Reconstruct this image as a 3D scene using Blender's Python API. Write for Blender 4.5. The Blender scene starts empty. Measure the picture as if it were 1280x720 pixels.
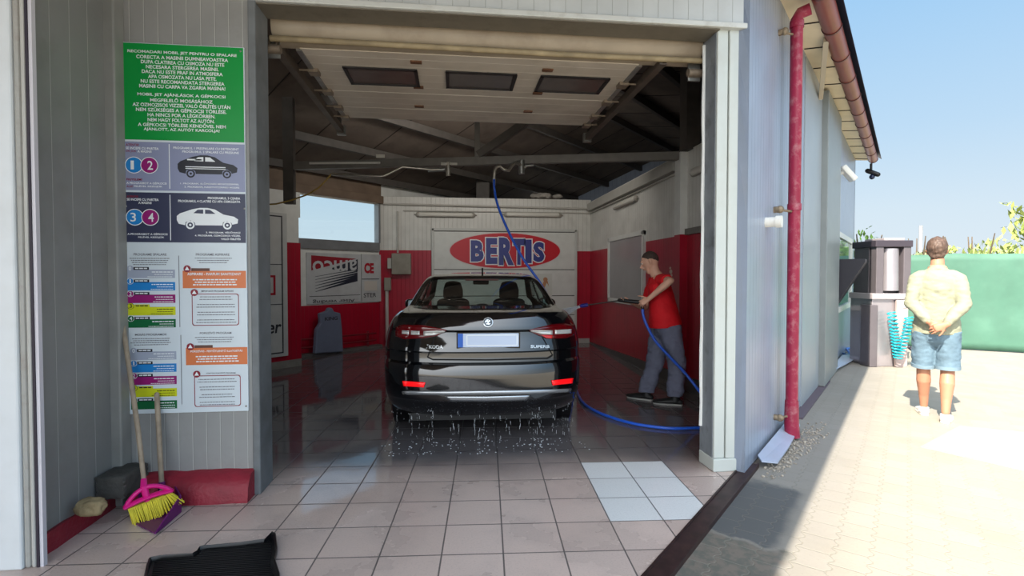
import bpy, bmesh, math, random
from mathutils import Vector, Matrix, noise as mnoise
rnd = random.Random(7)
scene = bpy.context.scene
COL = scene.collection
R = math.radians

# ---------------------------------------------------------------- camera
H = 1.5
FPX = 647.0
YAW, PITCH = R(6.5), R(1.417)
cam_d = bpy.data.cameras.new('camera')
cam = bpy.data.objects.new('camera', cam_d)
COL.objects.link(cam)
cam_d.sensor_width = 36.0
cam_d.lens = 36.0 * FPX / 1280.0
cam_d.clip_start = 0.05
cam.location = (0, 0, H)
cam.rotation_euler = (R(90) - PITCH, 0, -YAW)
scene.camera = cam
CM = Matrix.Rotation(-YAW, 3, 'Z') @ Matrix.Rotation(R(90) - PITCH, 3, 'X')
CP = Vector((0, 0, H))

def ray(px, py):
    return (CM @ Vector(((px - 640) / FPX, (360 - py) / FPX, -1.0)))
def G(px, py, z=0.0):                       # where the line of sight meets a level plane
    d = ray(px, py); t = (z - H) / d.z
    return CP + d * t
def D(px, py, depth):                       # a point at a given distance along the view axis
    return CP + ray(px, py) * depth
def OP(px, py, P, n):                       # where the line of sight meets a given plane
    d = ray(px, py); n = Vector(n); P = Vector(P)
    return CP + d * ((P - CP).dot(n) / d.dot(n))

# building axes: the long wall outside runs along U, roof rises along N2
AZ = R(44)
U = Vector((math.sin(AZ), math.cos(AZ), 0)); N2 = Vector((-math.cos(AZ), math.sin(AZ), 0))
W0 = Vector((2.19, 3.66, 0))                # corner of the long outer wall
GUT0 = W0 - N2 * 0.30
GZ = 3.97

# ---------------------------------------------------------------- materials
def lin(c):
    out = []
    for v in c[:3]:
        v = v / 255.0
        out.append(v / 12.92 if v <= 0.04045 else ((v + 0.055) / 1.055) ** 2.4)
    return (*out, 1.0)

MATS = {}
def pm(name, col, rough=0.5, metal=0.0, var=0.0, vscale=6.0, bump=0.0, bscale=40.0, coat=0.0, emit=0.0, alpha=1.0, trans=0.0, ior=1.45, rvar=0.0, spec=0.5, dirt=None, dscale=2.5, damt=0.5):
    """plain surface with optional mottling, grime patches and fine bump"""
    if name in MATS: return MATS[name]
    m = bpy.data.materials.new(name); m.use_nodes = True
    nt = m.node_tree; b = nt.nodes['Principled BSDF']
    c = lin(col)
    b.inputs['Base Color'].default_value = c
    b.inputs['Roughness'].default_value = rough
    b.inputs['Metallic'].default_value = metal
    b.inputs['Coat Weight'].default_value = coat
    b.inputs['Coat Roughness'].default_value = 0.04
    b.inputs['IOR'].default_value = ior
    b.inputs['Specular IOR Level'].default_value = spec
    b.inputs['Transmission Weight'].default_value = trans
    b.inputs['Alpha'].default_value = alpha
    if emit:
        b.inputs['Emission Color'].default_value = c; b.inputs['Emission Strength'].default_value = emit
    tc = None
    def coord():
        nonlocal tc
        if tc is None: tc = nt.nodes.new('ShaderNodeTexCoord')
        return tc.outputs['Object']
    last = None
    if var:
        n = nt.nodes.new('ShaderNodeTexNoise'); n.inputs['Scale'].default_value = vscale; n.inputs['Detail'].default_value = 5
        nt.links.new(coord(), n.inputs['Vector'])
        r = nt.nodes.new('ShaderNodeValToRGB')
        r.color_ramp.elements[0].position = 0.3; r.color_ramp.elements[1].position = 0.7
        r.color_ramp.elements[0].color = (*[max(0, x * (1 - var)) for x in c[:3]], 1)
        r.color_ramp.elements[1].color = (*[min(1, x * (1 + var)) for x in c[:3]], 1)
        nt.links.new(n.outputs['Fac'], r.inputs['Fac']); last = r.outputs['Color']
        if rvar:
            mr = nt.nodes.new('ShaderNodeMapRange'); mr.inputs['To Min'].default_value = max(0.02, rough - rvar); mr.inputs['To Max'].default_value = rough + rvar
            nt.links.new(n.outputs['Fac'], mr.inputs['Value']); nt.links.new(mr.outputs['Result'], b.inputs['Roughness'])
    if dirt is not None:
        n = nt.nodes.new('ShaderNodeTexNoise'); n.inputs['Scale'].default_value = dscale; n.inputs['Detail'].default_value = 8; n.inputs['Roughness'].default_value = 0.65
        nt.links.new(coord(), n.inputs['Vector'])
        r = nt.nodes.new('ShaderNodeValToRGB'); r.color_ramp.elements[0].position = 0.5; r.color_ramp.elements[1].position = 0.75
        r.color_ramp.elements[0].color = (0, 0, 0, 1); r.color_ramp.elements[1].color = (damt, damt, damt, 1)
        nt.links.new(n.outputs['Fac'], r.inputs['Fac'])
        mx = nt.nodes.new('ShaderNodeMixRGB'); mx.inputs[2].default_value = lin(dirt)
        nt.links.new(r.outputs['Color'], mx.inputs[0])
        if last is not None: nt.links.new(last, mx.inputs[1])
        else: mx.inputs[1].default_value = c
        last = mx.outputs[0]
    if last is not None: nt.links.new(last, b.inputs['Base Color'])
    if bump:
        n = nt.nodes.new('ShaderNodeTexNoise'); n.inputs['Scale'].default_value = bscale; n.inputs['Detail'].default_value = 4
        nt.links.new(coord(), n.inputs['Vector'])
        bp = nt.nodes.new('ShaderNodeBump'); bp.inputs['Strength'].default_value = bump; bp.inputs['Distance'].default_value = 0.02
        nt.links.new(n.outputs['Fac'], bp.inputs['Height']); nt.links.new(bp.outputs['Normal'], b.inputs['Normal'])
    MATS[name] = m
    return m

def ribbed(name, col, period=0.1, line=0.07, linecol=None, rough=0.45, dirt=None, damt=0.5, var=0.08, metal=0.0, dscale=1.6, bstr=0.6, axis='X'):
    """painted sheet with upright grooves every PERIOD metres"""
    if name in MATS: return MATS[name]
    m = pm(name, col, rough, metal, var=var, vscale=3.0, dirt=dirt, damt=damt, dscale=dscale)
    nt = m.node_tree; b = nt.nodes['Principled BSDF']
    tc = nt.nodes.new('ShaderNodeTexCoord'); sx = nt.nodes.new('ShaderNodeSeparateXYZ'); nt.links.new(tc.outputs['Object'], sx.inputs[0])
    def M(op, a, bb=None):
        n = nt.nodes.new('ShaderNodeMath'); n.operation = op
        for i, v in enumerate((a, bb)):
            if v is None: continue
            if isinstance(v, (int, float)): n.inputs[i].default_value = v
            else: nt.links.new(v, n.inputs[i])
        return n.outputs[0]
    f = M('FRACT', M('DIVIDE', sx.outputs[axis], period))
    g = M('LESS_THAN', f, line)
    src = b.inputs['Base Color'].links[0].from_socket if b.inputs['Base Color'].links else None
    mx = nt.nodes.new('ShaderNodeMixRGB'); nt.links.new(M('MULTIPLY', g, 0.75), mx.inputs[0])
    if src: nt.links.new(src, mx.inputs[1])
    else: mx.inputs[1].default_value = lin(col)
    mx.inputs[2].default_value = lin(linecol or [v * 0.6 for v in col])
    nt.links.new(mx.outputs[0], b.inputs['Base Color'])
    tri = M('ABSOLUTE', M('SUBTRACT', f, line / 2))
    h = M('MINIMUM', M('MULTIPLY', tri, 1.0 / line), 1.0)
    bp = nt.nodes.new('ShaderNodeBump'); bp.inputs['Strength'].default_value = bstr; bp.inputs['Distance'].default_value = 0.006
    nt.links.new(h, bp.inputs['Height']); nt.links.new(bp.outputs['Normal'], b.inputs['Normal'])
    return m

def sheen(nt):
    """how much a thin pane reflects, the same from both sides"""
    lw = nt.nodes.new('ShaderNodeLayerWeight'); lw.inputs['Blend'].default_value = 0.5
    p = nt.nodes.new('ShaderNodeMath'); p.operation = 'POWER'; nt.links.new(lw.outputs['Facing'], p.inputs[0]); p.inputs[1].default_value = 4.0
    m = nt.nodes.new('ShaderNodeMath'); m.operation = 'MULTIPLY_ADD'; nt.links.new(p.outputs[0], m.inputs[0]); m.inputs[1].default_value = 0.75; m.inputs[2].default_value = 0.06
    return m.outputs[0]

# ---------------------------------------------------------------- mesh builder
class MB:
    def __init__(s): s.v = []; s.f = []
    def add(s, vs, fs):
        o = len(s.v); s.v += [Vector(p) for p in vs]; s.f += [tuple(i + o for i in f) for f in fs]; return s
    def box(s, a, b, M=None):
        x0, y0, z0 = a; x1, y1, z1 = b
        vs = [Vector(p) for p in ((x0,y0,z0),(x1,y0,z0),(x1,y1,z0),(x0,y1,z0),(x0,y0,z1),(x1,y0,z1),(x1,y1,z1),(x0,y1,z1))]
        if M is not None: vs = [M @ p for p in vs]
        return s.add(vs, [(0,3,2,1),(4,5,6,7),(0,1,5,4),(1,2,6,5),(2,3,7,6),(3,0,4,7)])
    def bar(s, p, q, w, h, up=(0,0,1)):
        p = Vector(p); q = Vector(q); t = (q - p); L = t.length; t.normalize(); up = Vector(up)
        a = t.cross(up)
        if a.length < 1e-4: a = t.cross(Vector((1,0,0)))
        a.normalize(); b = a.cross(t)
        vs = []
        for c in (p, q):
            for i, j in ((-1,-1),(1,-1),(1,1),(-1,1)): vs.append(c + a * (i * w / 2) + b * (j * h / 2))
        return s.add(vs, [(3,2,1,0),(4,5,6,7),(0,1,5,4),(1,2,6,5),(2,3,7,6),(3,0,4,7)])
    def tube(s, pts, r, n=10, cap=True, side=None, round_caps=False):
        """sweep; r a number, a list, or a list of (ra, rb) with ra along SIDE"""
        pts = [Vector(p) for p in pts]; k = len(pts)
        rr = r if isinstance(r, (list, tuple)) else [r] * k
        rr = [(x, x) if isinstance(x, (int, float)) else x for x in rr]
        tang = []
        for i in range(k):
            t = pts[min(i+1, k-1)] - pts[max(i-1, 0)]
            tang.append(t.normalized() if t.length > 1e-9 else Vector((0,0,1)))
        ref = Vector(side) if side is not None else None
        if ref is None:
            ref = Vector((0,0,1)) if abs(tang[0].z) < 0.9 else Vector((1,0,0))
            ref = tang[0].cross(ref).normalized()
        rows = []
        a = ref
        def frame(t, a):
            a2 = (a - t * a.dot(t))
            a2 = a2.normalized() if a2.length > 1e-6 else t.orthogonal().normalized()
            return a2, t.cross(a2)
        seq = []
        for i in range(k):
            if side is not None: a = Vector(side)
            a, b = frame(tang[i], a)
            seq.append((pts[i], a, b, rr[i]))
        if round_caps:
            def capseq(item, t, sgn):
                p, a, b, (ra, rb) = item; e = min(ra, rb); out = []
                for ph in (30, 60, 82): out.append((p + t * (sgn * e * math.sin(R(ph))), a, b, (ra * math.cos(R(ph)), rb * math.cos(R(ph)))))
                return out
            seq = list(reversed(capseq(seq[0], tang[0], -1))) + seq + capseq(seq[-1], tang[-1], 1)
        vs, fs = [], []
        for p, a, b, (ra, rb) in seq:
            for j in range(n):
                an = 2 * math.pi * j / n
                vs.append(p + a * (ra * math.cos(an)) + b * (rb * math.sin(an)))
        for i in range(len(seq) - 1):
            for j in range(n):
                j2 = (j + 1) % n
                fs.append((i*n+j, i*n+j2, (i+1)*n+j2, (i+1)*n+j))
        if cap:
            fs.append(tuple(range(n - 1, -1, -1))); e = (len(seq) - 1) * n; fs.append(tuple(range(e, e + n)))
        return s.add(vs, fs)
    def ball(s, c, r, n=14, m=9, M=None):
        c = Vector(c); r = (r, r, r) if isinstance(r, (int, float)) else r
        vs, fs = [], []
        for i in range(m + 1):
            ph = math.pi * i / m
            for j in range(n):
                th = 2 * math.pi * j / n
                p = Vector((r[0]*math.sin(ph)*math.cos(th), r[1]*math.sin(ph)*math.sin(th), r[2]*math.cos(ph)))
                vs.append((M @ p if M is not None else p) + c)
        for i in range(m):
            for j in range(n):
                j2 = (j+1) % n
                fs.append((i*n+j, (i+1)*n+j, (i+1)*n+j2, i*n+j2))
        return s.add(vs, fs)
    def prism(s, poly, ext, M=None):
        """planar polygon (3-D points) extruded by vector EXT"""
        poly = [Vector(p) for p in poly]; ext = Vector(ext); n = len(poly)
        vs = poly + [p + ext for p in poly]
        if M is not None: vs = [M @ p for p in vs]
        return s.add(vs, [tuple(range(n-1,-1,-1)), tuple(range(n, 2*n))] + [(i,(i+1)%n,n+(i+1)%n,n+i) for i in range(n)])
    def lathe(s, prof, n=24, M=None):
        vs, fs = [], []
        for r_, z in prof:
            for j in range(n):
                a = 2*math.pi*j/n; p = Vector((r_*math.cos(a), r_*math.sin(a), z)); vs.append(M @ p if M is not None else p)
        for i in range(len(prof)-1):
            for j in range(n):
                j2 = (j+1)%n; fs.append((i*n+j, i*n+j2, (i+1)*n+j2, (i+1)*n+j))
        return s.add(vs, fs)
    def mesh(s, name, fixn=True):
        me = bpy.data.meshes.new(name); me.from_pydata([tuple(v) for v in s.v], [], s.f); me.update()
        if fixn:
            bm = bmesh.new(); bm.from_mesh(me); bmesh.ops.remove_doubles(bm, verts=bm.verts, dist=1e-6)
            bmesh.ops.recalc_face_normals(bm, faces=bm.faces); bm.to_mesh(me); bm.free()
        return me
    def build(s, name, mat, parent=None, smooth=0, bevel=0, world=True):
        """link as one object; coordinates are world ones, even under a parent"""
        return link(name, s.mesh(name), mat, parent, smooth, bevel, world)

def link(name, me, mat, parent=None, smooth=0, bevel=0, world=True):
    o = bpy.data.objects.new(name, me); COL.objects.link(o)
    for m in (mat if isinstance(mat, (list, tuple)) else [mat]):
        me.materials.append(m)
    if smooth:
        for p in me.polygons: p.use_smooth = True
        me.set_sharp_from_angle(angle=R(smooth))
    if bevel:
        bv = o.modifiers.new('bevel', 'BEVEL'); bv.width = bevel; bv.segments = 2; bv.limit_method = 'ANGLE'; bv.angle_limit = R(40)
    if parent is not None:
        o.parent = parent
        if world: o.matrix_parent_inverse = WM(parent).inverted()
    return o

def WM(o):
    m = o.matrix_basis.copy()
    return (WM(o.parent) @ o.matrix_parent_inverse @ m) if o.parent else m

def tag(o, label=None, cat=None, group=None, kind=None):
    if label: o['label'] = label
    if cat: o['category'] = cat
    if group: o['group'] = group
    if kind: o['kind'] = kind
    return o
def thing(name, label, cat, loc=(0,0,0), rz=0.0, group=None):
    o = bpy.data.objects.new(name, None); COL.objects.link(o); o.empty_display_size = 0.1
    o.location = loc; o.rotation_euler = (0, 0, rz)
    return tag(o, label, cat, group)
def struct(o):
    o['kind'] = 'structure'; return o

def evalmesh(o):
    dg = bpy.context.evaluated_depsgraph_get(); dg.update()
    me = bpy.data.meshes.new_from_object(o.evaluated_get(dg)); return me

def remesh(mb, voxel=0.008, smooth_it=4, name='body', wrinkle=None):
    """fuse overlapping shapes into one continuous skin"""
    me = mb.mesh('tmp'); o = bpy.data.objects.new('tmp', me); COL.objects.link(o)
    md = o.modifiers.new('r', 'REMESH'); md.mode = 'VOXEL'; md.voxel_size = voxel; md.adaptivity = 0
    if smooth_it:
        sm = o.modifiers.new('s', 'SMOOTH'); sm.factor = 0.5; sm.iterations = smooth_it
    out = evalmesh(o); out.name = name
    bpy.data.objects.remove(o); bpy.data.meshes.remove(me)
    if wrinkle:
        amp, sc = wrinkle
        out.update()
        nn = [v.normal.copy() for v in out.vertices]
        for v, n_ in zip(out.vertices, nn):
            p = v.co
            q = Vector((p.x * sc + 3.1, p.y * sc, p.z * sc * 1.6))
            v.co = p + n_ * (amp * (mnoise.noise(q) + 0.5 * mnoise.noise(q * 2.3)))
        out.update()
    return out

# ---------------------------------------------------------------- lettering
def text_mesh(s, bold=0.0, line=1.0, align='CENTER'):
    cu = bpy.data.curves.new('t', 'FONT'); cu.body = s; cu.align_x = align; cu.size = 1.0; cu.offset = bold; cu.space_line = line
    cu.resolution_u = 3
    o = bpy.data.objects.new('t', cu); COL.objects.link(o)
    me = evalmesh(o); bpy.data.objects.remove(o); bpy.data.curves.remove(cu)
    return me
class Lettering:
    """collects fitted lines of text and flat shapes on a plane (origin, ex, ey) and links them as one mesh"""
    def __init__(s, O, ex, ey, lift=0.002):
        s.O = Vector(O); s.ex = Vector(ex).normalized(); s.ey = Vector(ey).normalized(); s.n = s.ex.cross(s.ey); s.lift = lift; s.mb = MB()
    def P(s, u, v, lift=None): return s.O + s.ex * u + s.ey * v + s.n * (s.lift if lift is None else lift)
    def line(s, txt, u0, u1, v0, v1, bold=0.0, flip=False, shear=0.0, warp=None):
        me = text_mesh(txt, bold)
        if not me.vertices: return s
        xs = [v.co.x for v in me.vertices]; ys = [v.co.y for v in me.vertices]
        ax, bx, ay, by = min(xs), max(xs), min(ys), max(ys)
        vs = []
        for v in me.vertices:
            a = (v.co.x - ax) / (bx - ax + 1e-9); b = (v.co.y - ay) / (by - ay + 1e-9)
            if flip: a, b = 1 - a, 1 - b
            if warp: a, b = warp(a, b)
            vs.append(s.P(u0 + a * (u1 - u0) + shear * b * (v1 - v0), v0 + b * (v1 - v0)))
        s.mb.add(vs, [tuple(p.vertices) for p in me.polygons]); bpy.data.meshes.remove(me)
        return s
    def rect(s, u0, u1, v0, v1):
        s.mb.add([s.P(u0,v0), s.P(u1,v0), s.P(u1,v1), s.P(u0,v1)], [(0,1,2,3)]); return s
    def poly(s, pts):
        s.mb.add([s.P(*p) for p in pts], [tuple(range(len(pts)))]); return s
    def disc(s, u, v, ru, rv=None, n=32):
        rv = rv or ru
        return s.poly([(u + ru*math.cos(2*math.pi*i/n), v + rv*math.sin(2*math.pi*i/n)) for i in range(n)])
    def ring(s, u, v, r0, r1, n=32):
        vs = []
        for i in range(n):
            a = 2*math.pi*i/n; vs += [s.P(u+r0*math.cos(a), v+r0*math.sin(a)), s.P(u+r1*math.cos(a), v+r1*math.sin(a))]
        s.mb.add(vs, [(2*i, 2*i+1, (2*i+3) % (2*n), (2*i+2) % (2*n)) for i in range(n)]); return s
    def words(s, u0, u1, v, h, seed=0, centre=False, right=False):
        """one line of small print too small to read: a run of word-length dashes"""
        q = random.Random(seed); u = u0; L = u1 - u0
        if centre: 
            c = L * q.uniform(0.0, 0.12); u = u0 + c; u1 -= c
        if right: u = u0 + L * q.uniform(0, 0.25)
        while u < u1 - h * 0.8:
            w = min(h * q.uniform(1.2, 4.0), u1 - u); s.rect(u, u + w, v, v + h); u += w + h * 0.55
        return s
    def build(s, name, mat, parent=None):
        me = s.mb.mesh(name, fixn=False)
        return link(name, me, mat, parent)
# ================================================================ setting
def wallbox(name, A, B, z0, z1, t, mat, bevel=0, parent=None):
    """upright slab from A to B; T is the thickness to the left of A->B; local x runs along it"""
    A = Vector((A[0], A[1], 0)); B = Vector((B[0], B[1], 0)); L = (B - A).length
    me = MB().box((0, min(0, t), z0), (L, max(0, t), z1)).mesh(name)
    o = link(name, me, mat, None, 0, bevel)
    o.location = A; o.rotation_euler = (0, 0, math.atan2(B.y - A.y, B.x - A.x))
    if parent is not None:
        o.parent = parent; o.matrix_parent_inverse = WM(parent).inverted()
    elif not o.get('kind'): o['kind'] = 'structure'
    return o

M_white_in = ribbed('white_ribbed_panel', (205, 203, 196), 0.09, 0.06, (160, 156, 148), 0.42, dirt=(140, 132, 120), damt=0.35)
M_red_in = ribbed('red_ribbed_panel', (166, 14, 42), 0.09, 0.06, (120, 6, 18), 0.32, dirt=(95, 8, 18), damt=0.4)
M_white_flat = pm('white_sheet', (214, 214, 208), 0.4, var=0.05, dirt=(150, 142, 130), damt=0.3)
M_grey_panel = ribbed('grey_ribbed_panel', (150, 150, 148), 0.088, 0.06, (190, 190, 186), 0.4, dirt=(110, 106, 98), damt=0.45, bstr=0.5)
M_dark_panel = ribbed('left_wall_panel', (132, 132, 130), 0.15, 0.03, (175, 175, 170), 0.45, dirt=(100, 96, 90), damt=0.5, bstr=0.3)
M_fascia = ribbed('fascia_panel', (186, 190, 190), 0.115, 0.035, (140, 142, 140), 0.4, dirt=(140, 134, 122), damt=0.3, bstr=0.4)
M_fascia_trim = pm('fascia_trim', (196, 198, 194), 0.4, var=0.05, vscale=3, dirt=(128, 120, 104), damt=0.6, dscale=4)
M_pillar = pm('pillar_sheet', (190, 196, 192), 0.38, var=0.05, vscale=2.5, dirt=(150, 146, 132), damt=0.3)
M_jamb = pm('jamb_grey', (112, 116, 118), 0.5, var=0.12, vscale=9, dirt=(70, 68, 64), damt=0.6)
M_steel_dark = pm('dark_steel', (78, 73, 68), 0.6, var=0.15, vscale=8)
M_steel_mid = pm('beam_steel', (112, 108, 102), 0.55, var=0.12, vscale=8)
M_galv = pm('galvanised', (150, 150, 146), 0.35, 0.75, var=0.2, vscale=14)
M_wood = pm('roof_boards', (104, 92, 82), 0.75, var=0.2, vscale=2.2, dirt=(60, 52, 46), damt=0.6)
M_beamwood = pm('brown_beam', (112, 94, 78), 0.65, var=0.2, vscale=4)
M_blk = pm('black_plastic', (20, 20, 22), 0.4)
M_outer = ribbed('outer_wall_panel', (142, 153, 170), 0.1, 0.06, (104, 114, 132), 0.3, dirt=(150, 150, 150), damt=0.4, bstr=0.6)
M_conc = pm('concrete', (128, 124, 116), 0.8, var=0.15, vscale=7, bump=0.3, bscale=30)

# --- tiled floor: one quad per tile, local axes along the tile rows
T = H / 4.53
FL_ROT = R(-3.7)
_r = Matrix.Rotation(FL_ROT, 3, 'Z'); _a = _r.inverted() @ G(621.25, 560); _b = _r.inverted() @ G(620.0, 580.0); FL_O = _r @ Vector((_a.x, _b.y, 0))
def tile_material(name, c1, c2, wet=True, grime=True):
    m = bpy.data.materials.new(name); m.use_nodes = True; nt = m.node_tree; b = nt.nodes['Principled BSDF']; L = nt.links.new
    tc = nt.nodes.new('ShaderNodeTexCoord'); sx = nt.nodes.new('ShaderNodeSeparateXYZ'); L(tc.outputs['Object'], sx.inputs[0])
    def M(op, *a):
        n = nt.nodes.new('ShaderNodeMath'); n.operation = op
        for i, v in enumerate(a):
            if isinstance(v, (int, float)): n.inputs[i].default_value = v
            else: L(v, n.inputs[i])
        return n.outputs[0]
    def noise(sc, det=4, ro=0.5):
        n = nt.nodes.new('ShaderNodeTexNoise'); n.inputs['Scale'].default_value = sc; n.inputs['Detail'].default_value = det; n.inputs['Roughness'].default_value = ro
        L(tc.outputs['Object'], n.inputs['Vector']); return n.outputs['Fac']
    def ramp(v, a, bb):
        n = nt.nodes.new('ShaderNodeMapRange'); n.interpolation_type = 'SMOOTHSTEP'
        n.inputs['From Min'].default_value = a; n.inputs['From Max'].default_value = bb; L(v, n.inputs['Value']); return n.outputs[0]
    ux, uy = M('DIVIDE', sx.outputs[0], T), M('DIVIDE', sx.outputs[1], T)
    fx, fy = M('FRACT', ux), M('FRACT', uy)
    ex = M('MINIMUM', fx, M('SUBTRACT', 1.0, fx)); ey = M('MINIMUM', fy, M('SUBTRACT', 1.0, fy))
    e = M('MINIMUM', ex, ey); grout = M('LESS_THAN', e, 0.013)
    cell = nt.nodes.new('ShaderNodeCombineXYZ'); L(M('FLOOR', ux), cell.inputs[0]); L(M('FLOOR', uy), cell.inputs[1])
    wn = nt.nodes.new('ShaderNodeTexWhiteNoise'); wn.noise_dimensions = '2D'; L(cell.outputs[0], wn.inputs['Vector'])
    mix = nt.nodes.new('ShaderNodeMixRGB'); L(wn.outputs['Value'], mix.inputs[0]); mix.inputs[1].default_value = lin(c1); mix.inputs[2].default_value = lin(c2)
    col = mix.outputs[0]
    def blend(fac, c, base):
        n = nt.nodes.new('ShaderNodeMixRGB'); L(fac, n.inputs[0]); L(base, n.inputs[1])
        if isinstance(c, tuple): n.inputs[2].default_value = c
        else: L(c, n.inputs[2])
        return n.outputs[0]
    speck = noise(95, 3, 0.7)
    col = blend(M('MULTIPLY', ramp(speck, 0.45, 0.75), 0.35), lin([v * 0.8 for v in c1]), col)
    puddle = ramp(noise(1.9, 5, 0.55), 0.42, 0.58)
    if wet:
        deep = ramp(M('ADD', sx.outputs[1], M('MULTIPLY', M('SUBTRACT', noise(1.1, 4), 0.5), 0.7)), -0.42, 0.28)                       # soaked towards the car
        vd = nt.nodes.new('ShaderNodeVectorMath'); vd.operation = 'DISTANCE'; L(tc.outputs['Object'], vd.inputs[0]); vd.inputs[1].default_value = PUD
        pool = M('SUBTRACT', 1.0, ramp(M('ADD', vd.outputs['Value'], M('MULTIPLY', M('SUBTRACT', noise(3.2, 5), 0.5), 0.5)), 0.40, 0.50))
        wetness = M('MAXIMUM', M('MULTIPLY', deep, 0.95), M('MULTIPLY', puddle, 0.14))
        dark = nt.nodes.new('ShaderNodeMixRGB'); dark.blend_type = 'MULTIPLY'; dark.inputs[0].default_value = 1; L(col, dark.inputs[1]); dark.inputs[2].default_value = (0.17, 0.205, 0.25, 1)
        col = blend(wetness, dark.outputs[0], col)
        rough = M('ADD', M('MULTIPLY', M('SUBTRACT', 1.0, M('MAXIMUM', wetness, pool)), 0.26), 0.045)
        foam = M('MULTIPLY', ramp(noise(26, 6, 0.75), 0.60, 0.72), ramp(noise(2.6, 3), 0.5, 0.62))
        col = blend(M('MULTIPLY', foam, 0.22), (0.62, 0.64, 0.68, 1), col)
    else:
        rough = M('ADD', M('MULTIPLY', puddle, -0.12), 0.26)
    col = blend(M('MULTIPLY', grout, 0.8), lin((52, 50, 52)), col)
    rough = M('ADD', rough, M('MULTIPLY', grout, 0.35))
    L(col, b.inputs['Base Color']); L(rough, b.inputs['Roughness'])
    hgt = M('ADD', M('MULTIPLY', M('MINIMUM', M('DIVIDE', e, 0.018), 1.0), 1.0), M('MULTIPLY', noise(14, 3), 0.25))
    bp = nt.nodes.new('ShaderNodeBump'); bp.inputs['Strength'].default_value = 0.25; bp.inputs['Distance'].default_value = 0.004
    L(hgt, bp.inputs['Height']); L(bp.outputs['Normal'], b.inputs['Normal'])
    return m
FLI = (Matrix.Translation(FL_O) @ Matrix.Rotation(FL_ROT, 4, 'Z')).inverted()
PUD = tuple(FLI @ G(425, 617))
M_tile = tile_material('floor_tile', (200, 180, 170), (210, 190, 180))
M_tile_white = tile_material('white_floor_tile', (222, 224, 224), (228, 230, 230), wet=False)

pb = G(621.25, 560); qb = G(620.0, 580.0)
fl_rot = Matrix.Rotation(FL_ROT, 3, 'Z')
lb = fl_rot.inverted() @ pb; lq = fl_rot.inverted() @ qb
fl_org = fl_rot @ Vector((lb.x, lq.y, 0))                 # a tile corner: line under the car's middle, row at the door
bm = bmesh.new()
I0, I1, J0, J1 = -12, 12, -14, 25
vv = {}
for i in range(I0, I1 + 1):
    for j in range(J0, J1 + 1): vv[i, j] = bm.verts.new((i * T, j * T, 0))
white_cells = {(2, -1), (3, -1), (2, -2), (3, -2), (2, -3), (3, -3)}
for i in range(I0, I1):
    for j in range(J0, J1):
        f = bm.faces.new((vv[i, j], vv[i+1, j], vv[i+1, j+1], vv[i, j+1]))
        if (i, j) in white_cells: f.material_index = 1
fl_M = Matrix.Translation(fl_org) @ Matrix.Rotation(FL_ROT, 4, 'Z')
inv = fl_M.inverted()
STRIP_A, STRIP_B = G(905, 598), G(802, 720)
s_dir = U.copy(); s_org = (G(910, 600) + G(802.5, 720)) / 2; s_n = Vector((U.y, -U.x, 0))
lp = inv @ s_org; ln = inv.to_3x3() @ s_n
bmesh.ops.bisect_plane(bm, geom=bm.verts[:] + bm.edges[:] + bm.faces[:], plane_co=lp, plane_no=ln, clear_outer=True)
me = bpy.data.meshes.new('floor'); bm.to_mesh(me); bm.free()
floor = link('floor', me, [M_tile, M_tile_white]); floor.matrix_world = fl_M
floor.location = fl_org; floor.rotation_euler = (0, 0, FL_ROT); struct(floor)

# --- threshold channel beside the tiles (runs with the long wall)
sw = 0.115
a0 = s_org - U * 3.2; a1 = s_org + U * ((W0 - s_org).dot(U) + 0.25)
mb = MB()
for k, (o0, o1, z) in enumerate(((0, 0.012, 0.012), (0.012, sw - 0.012, 0.004), (sw - 0.012, sw, 0.012))):
    mb.prism([a0 + s_n * o0 + Vector((0,0,-0.03)), a1 + s_n * o0 + Vector((0,0,-0.03)), a1 + s_n * o1 + Vector((0,0,-0.03)), a0 + s_n * o1 + Vector((0,0,-0.03))], (0, 0, 0.03 + z))
o = struct(mb.build('trim_1', pm('rusty_channel', (58, 40, 40), 0.45, 0.3, var=0.35, vscale=12, dirt=(96, 70, 56), damt=0.4, dscale=9)))

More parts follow.
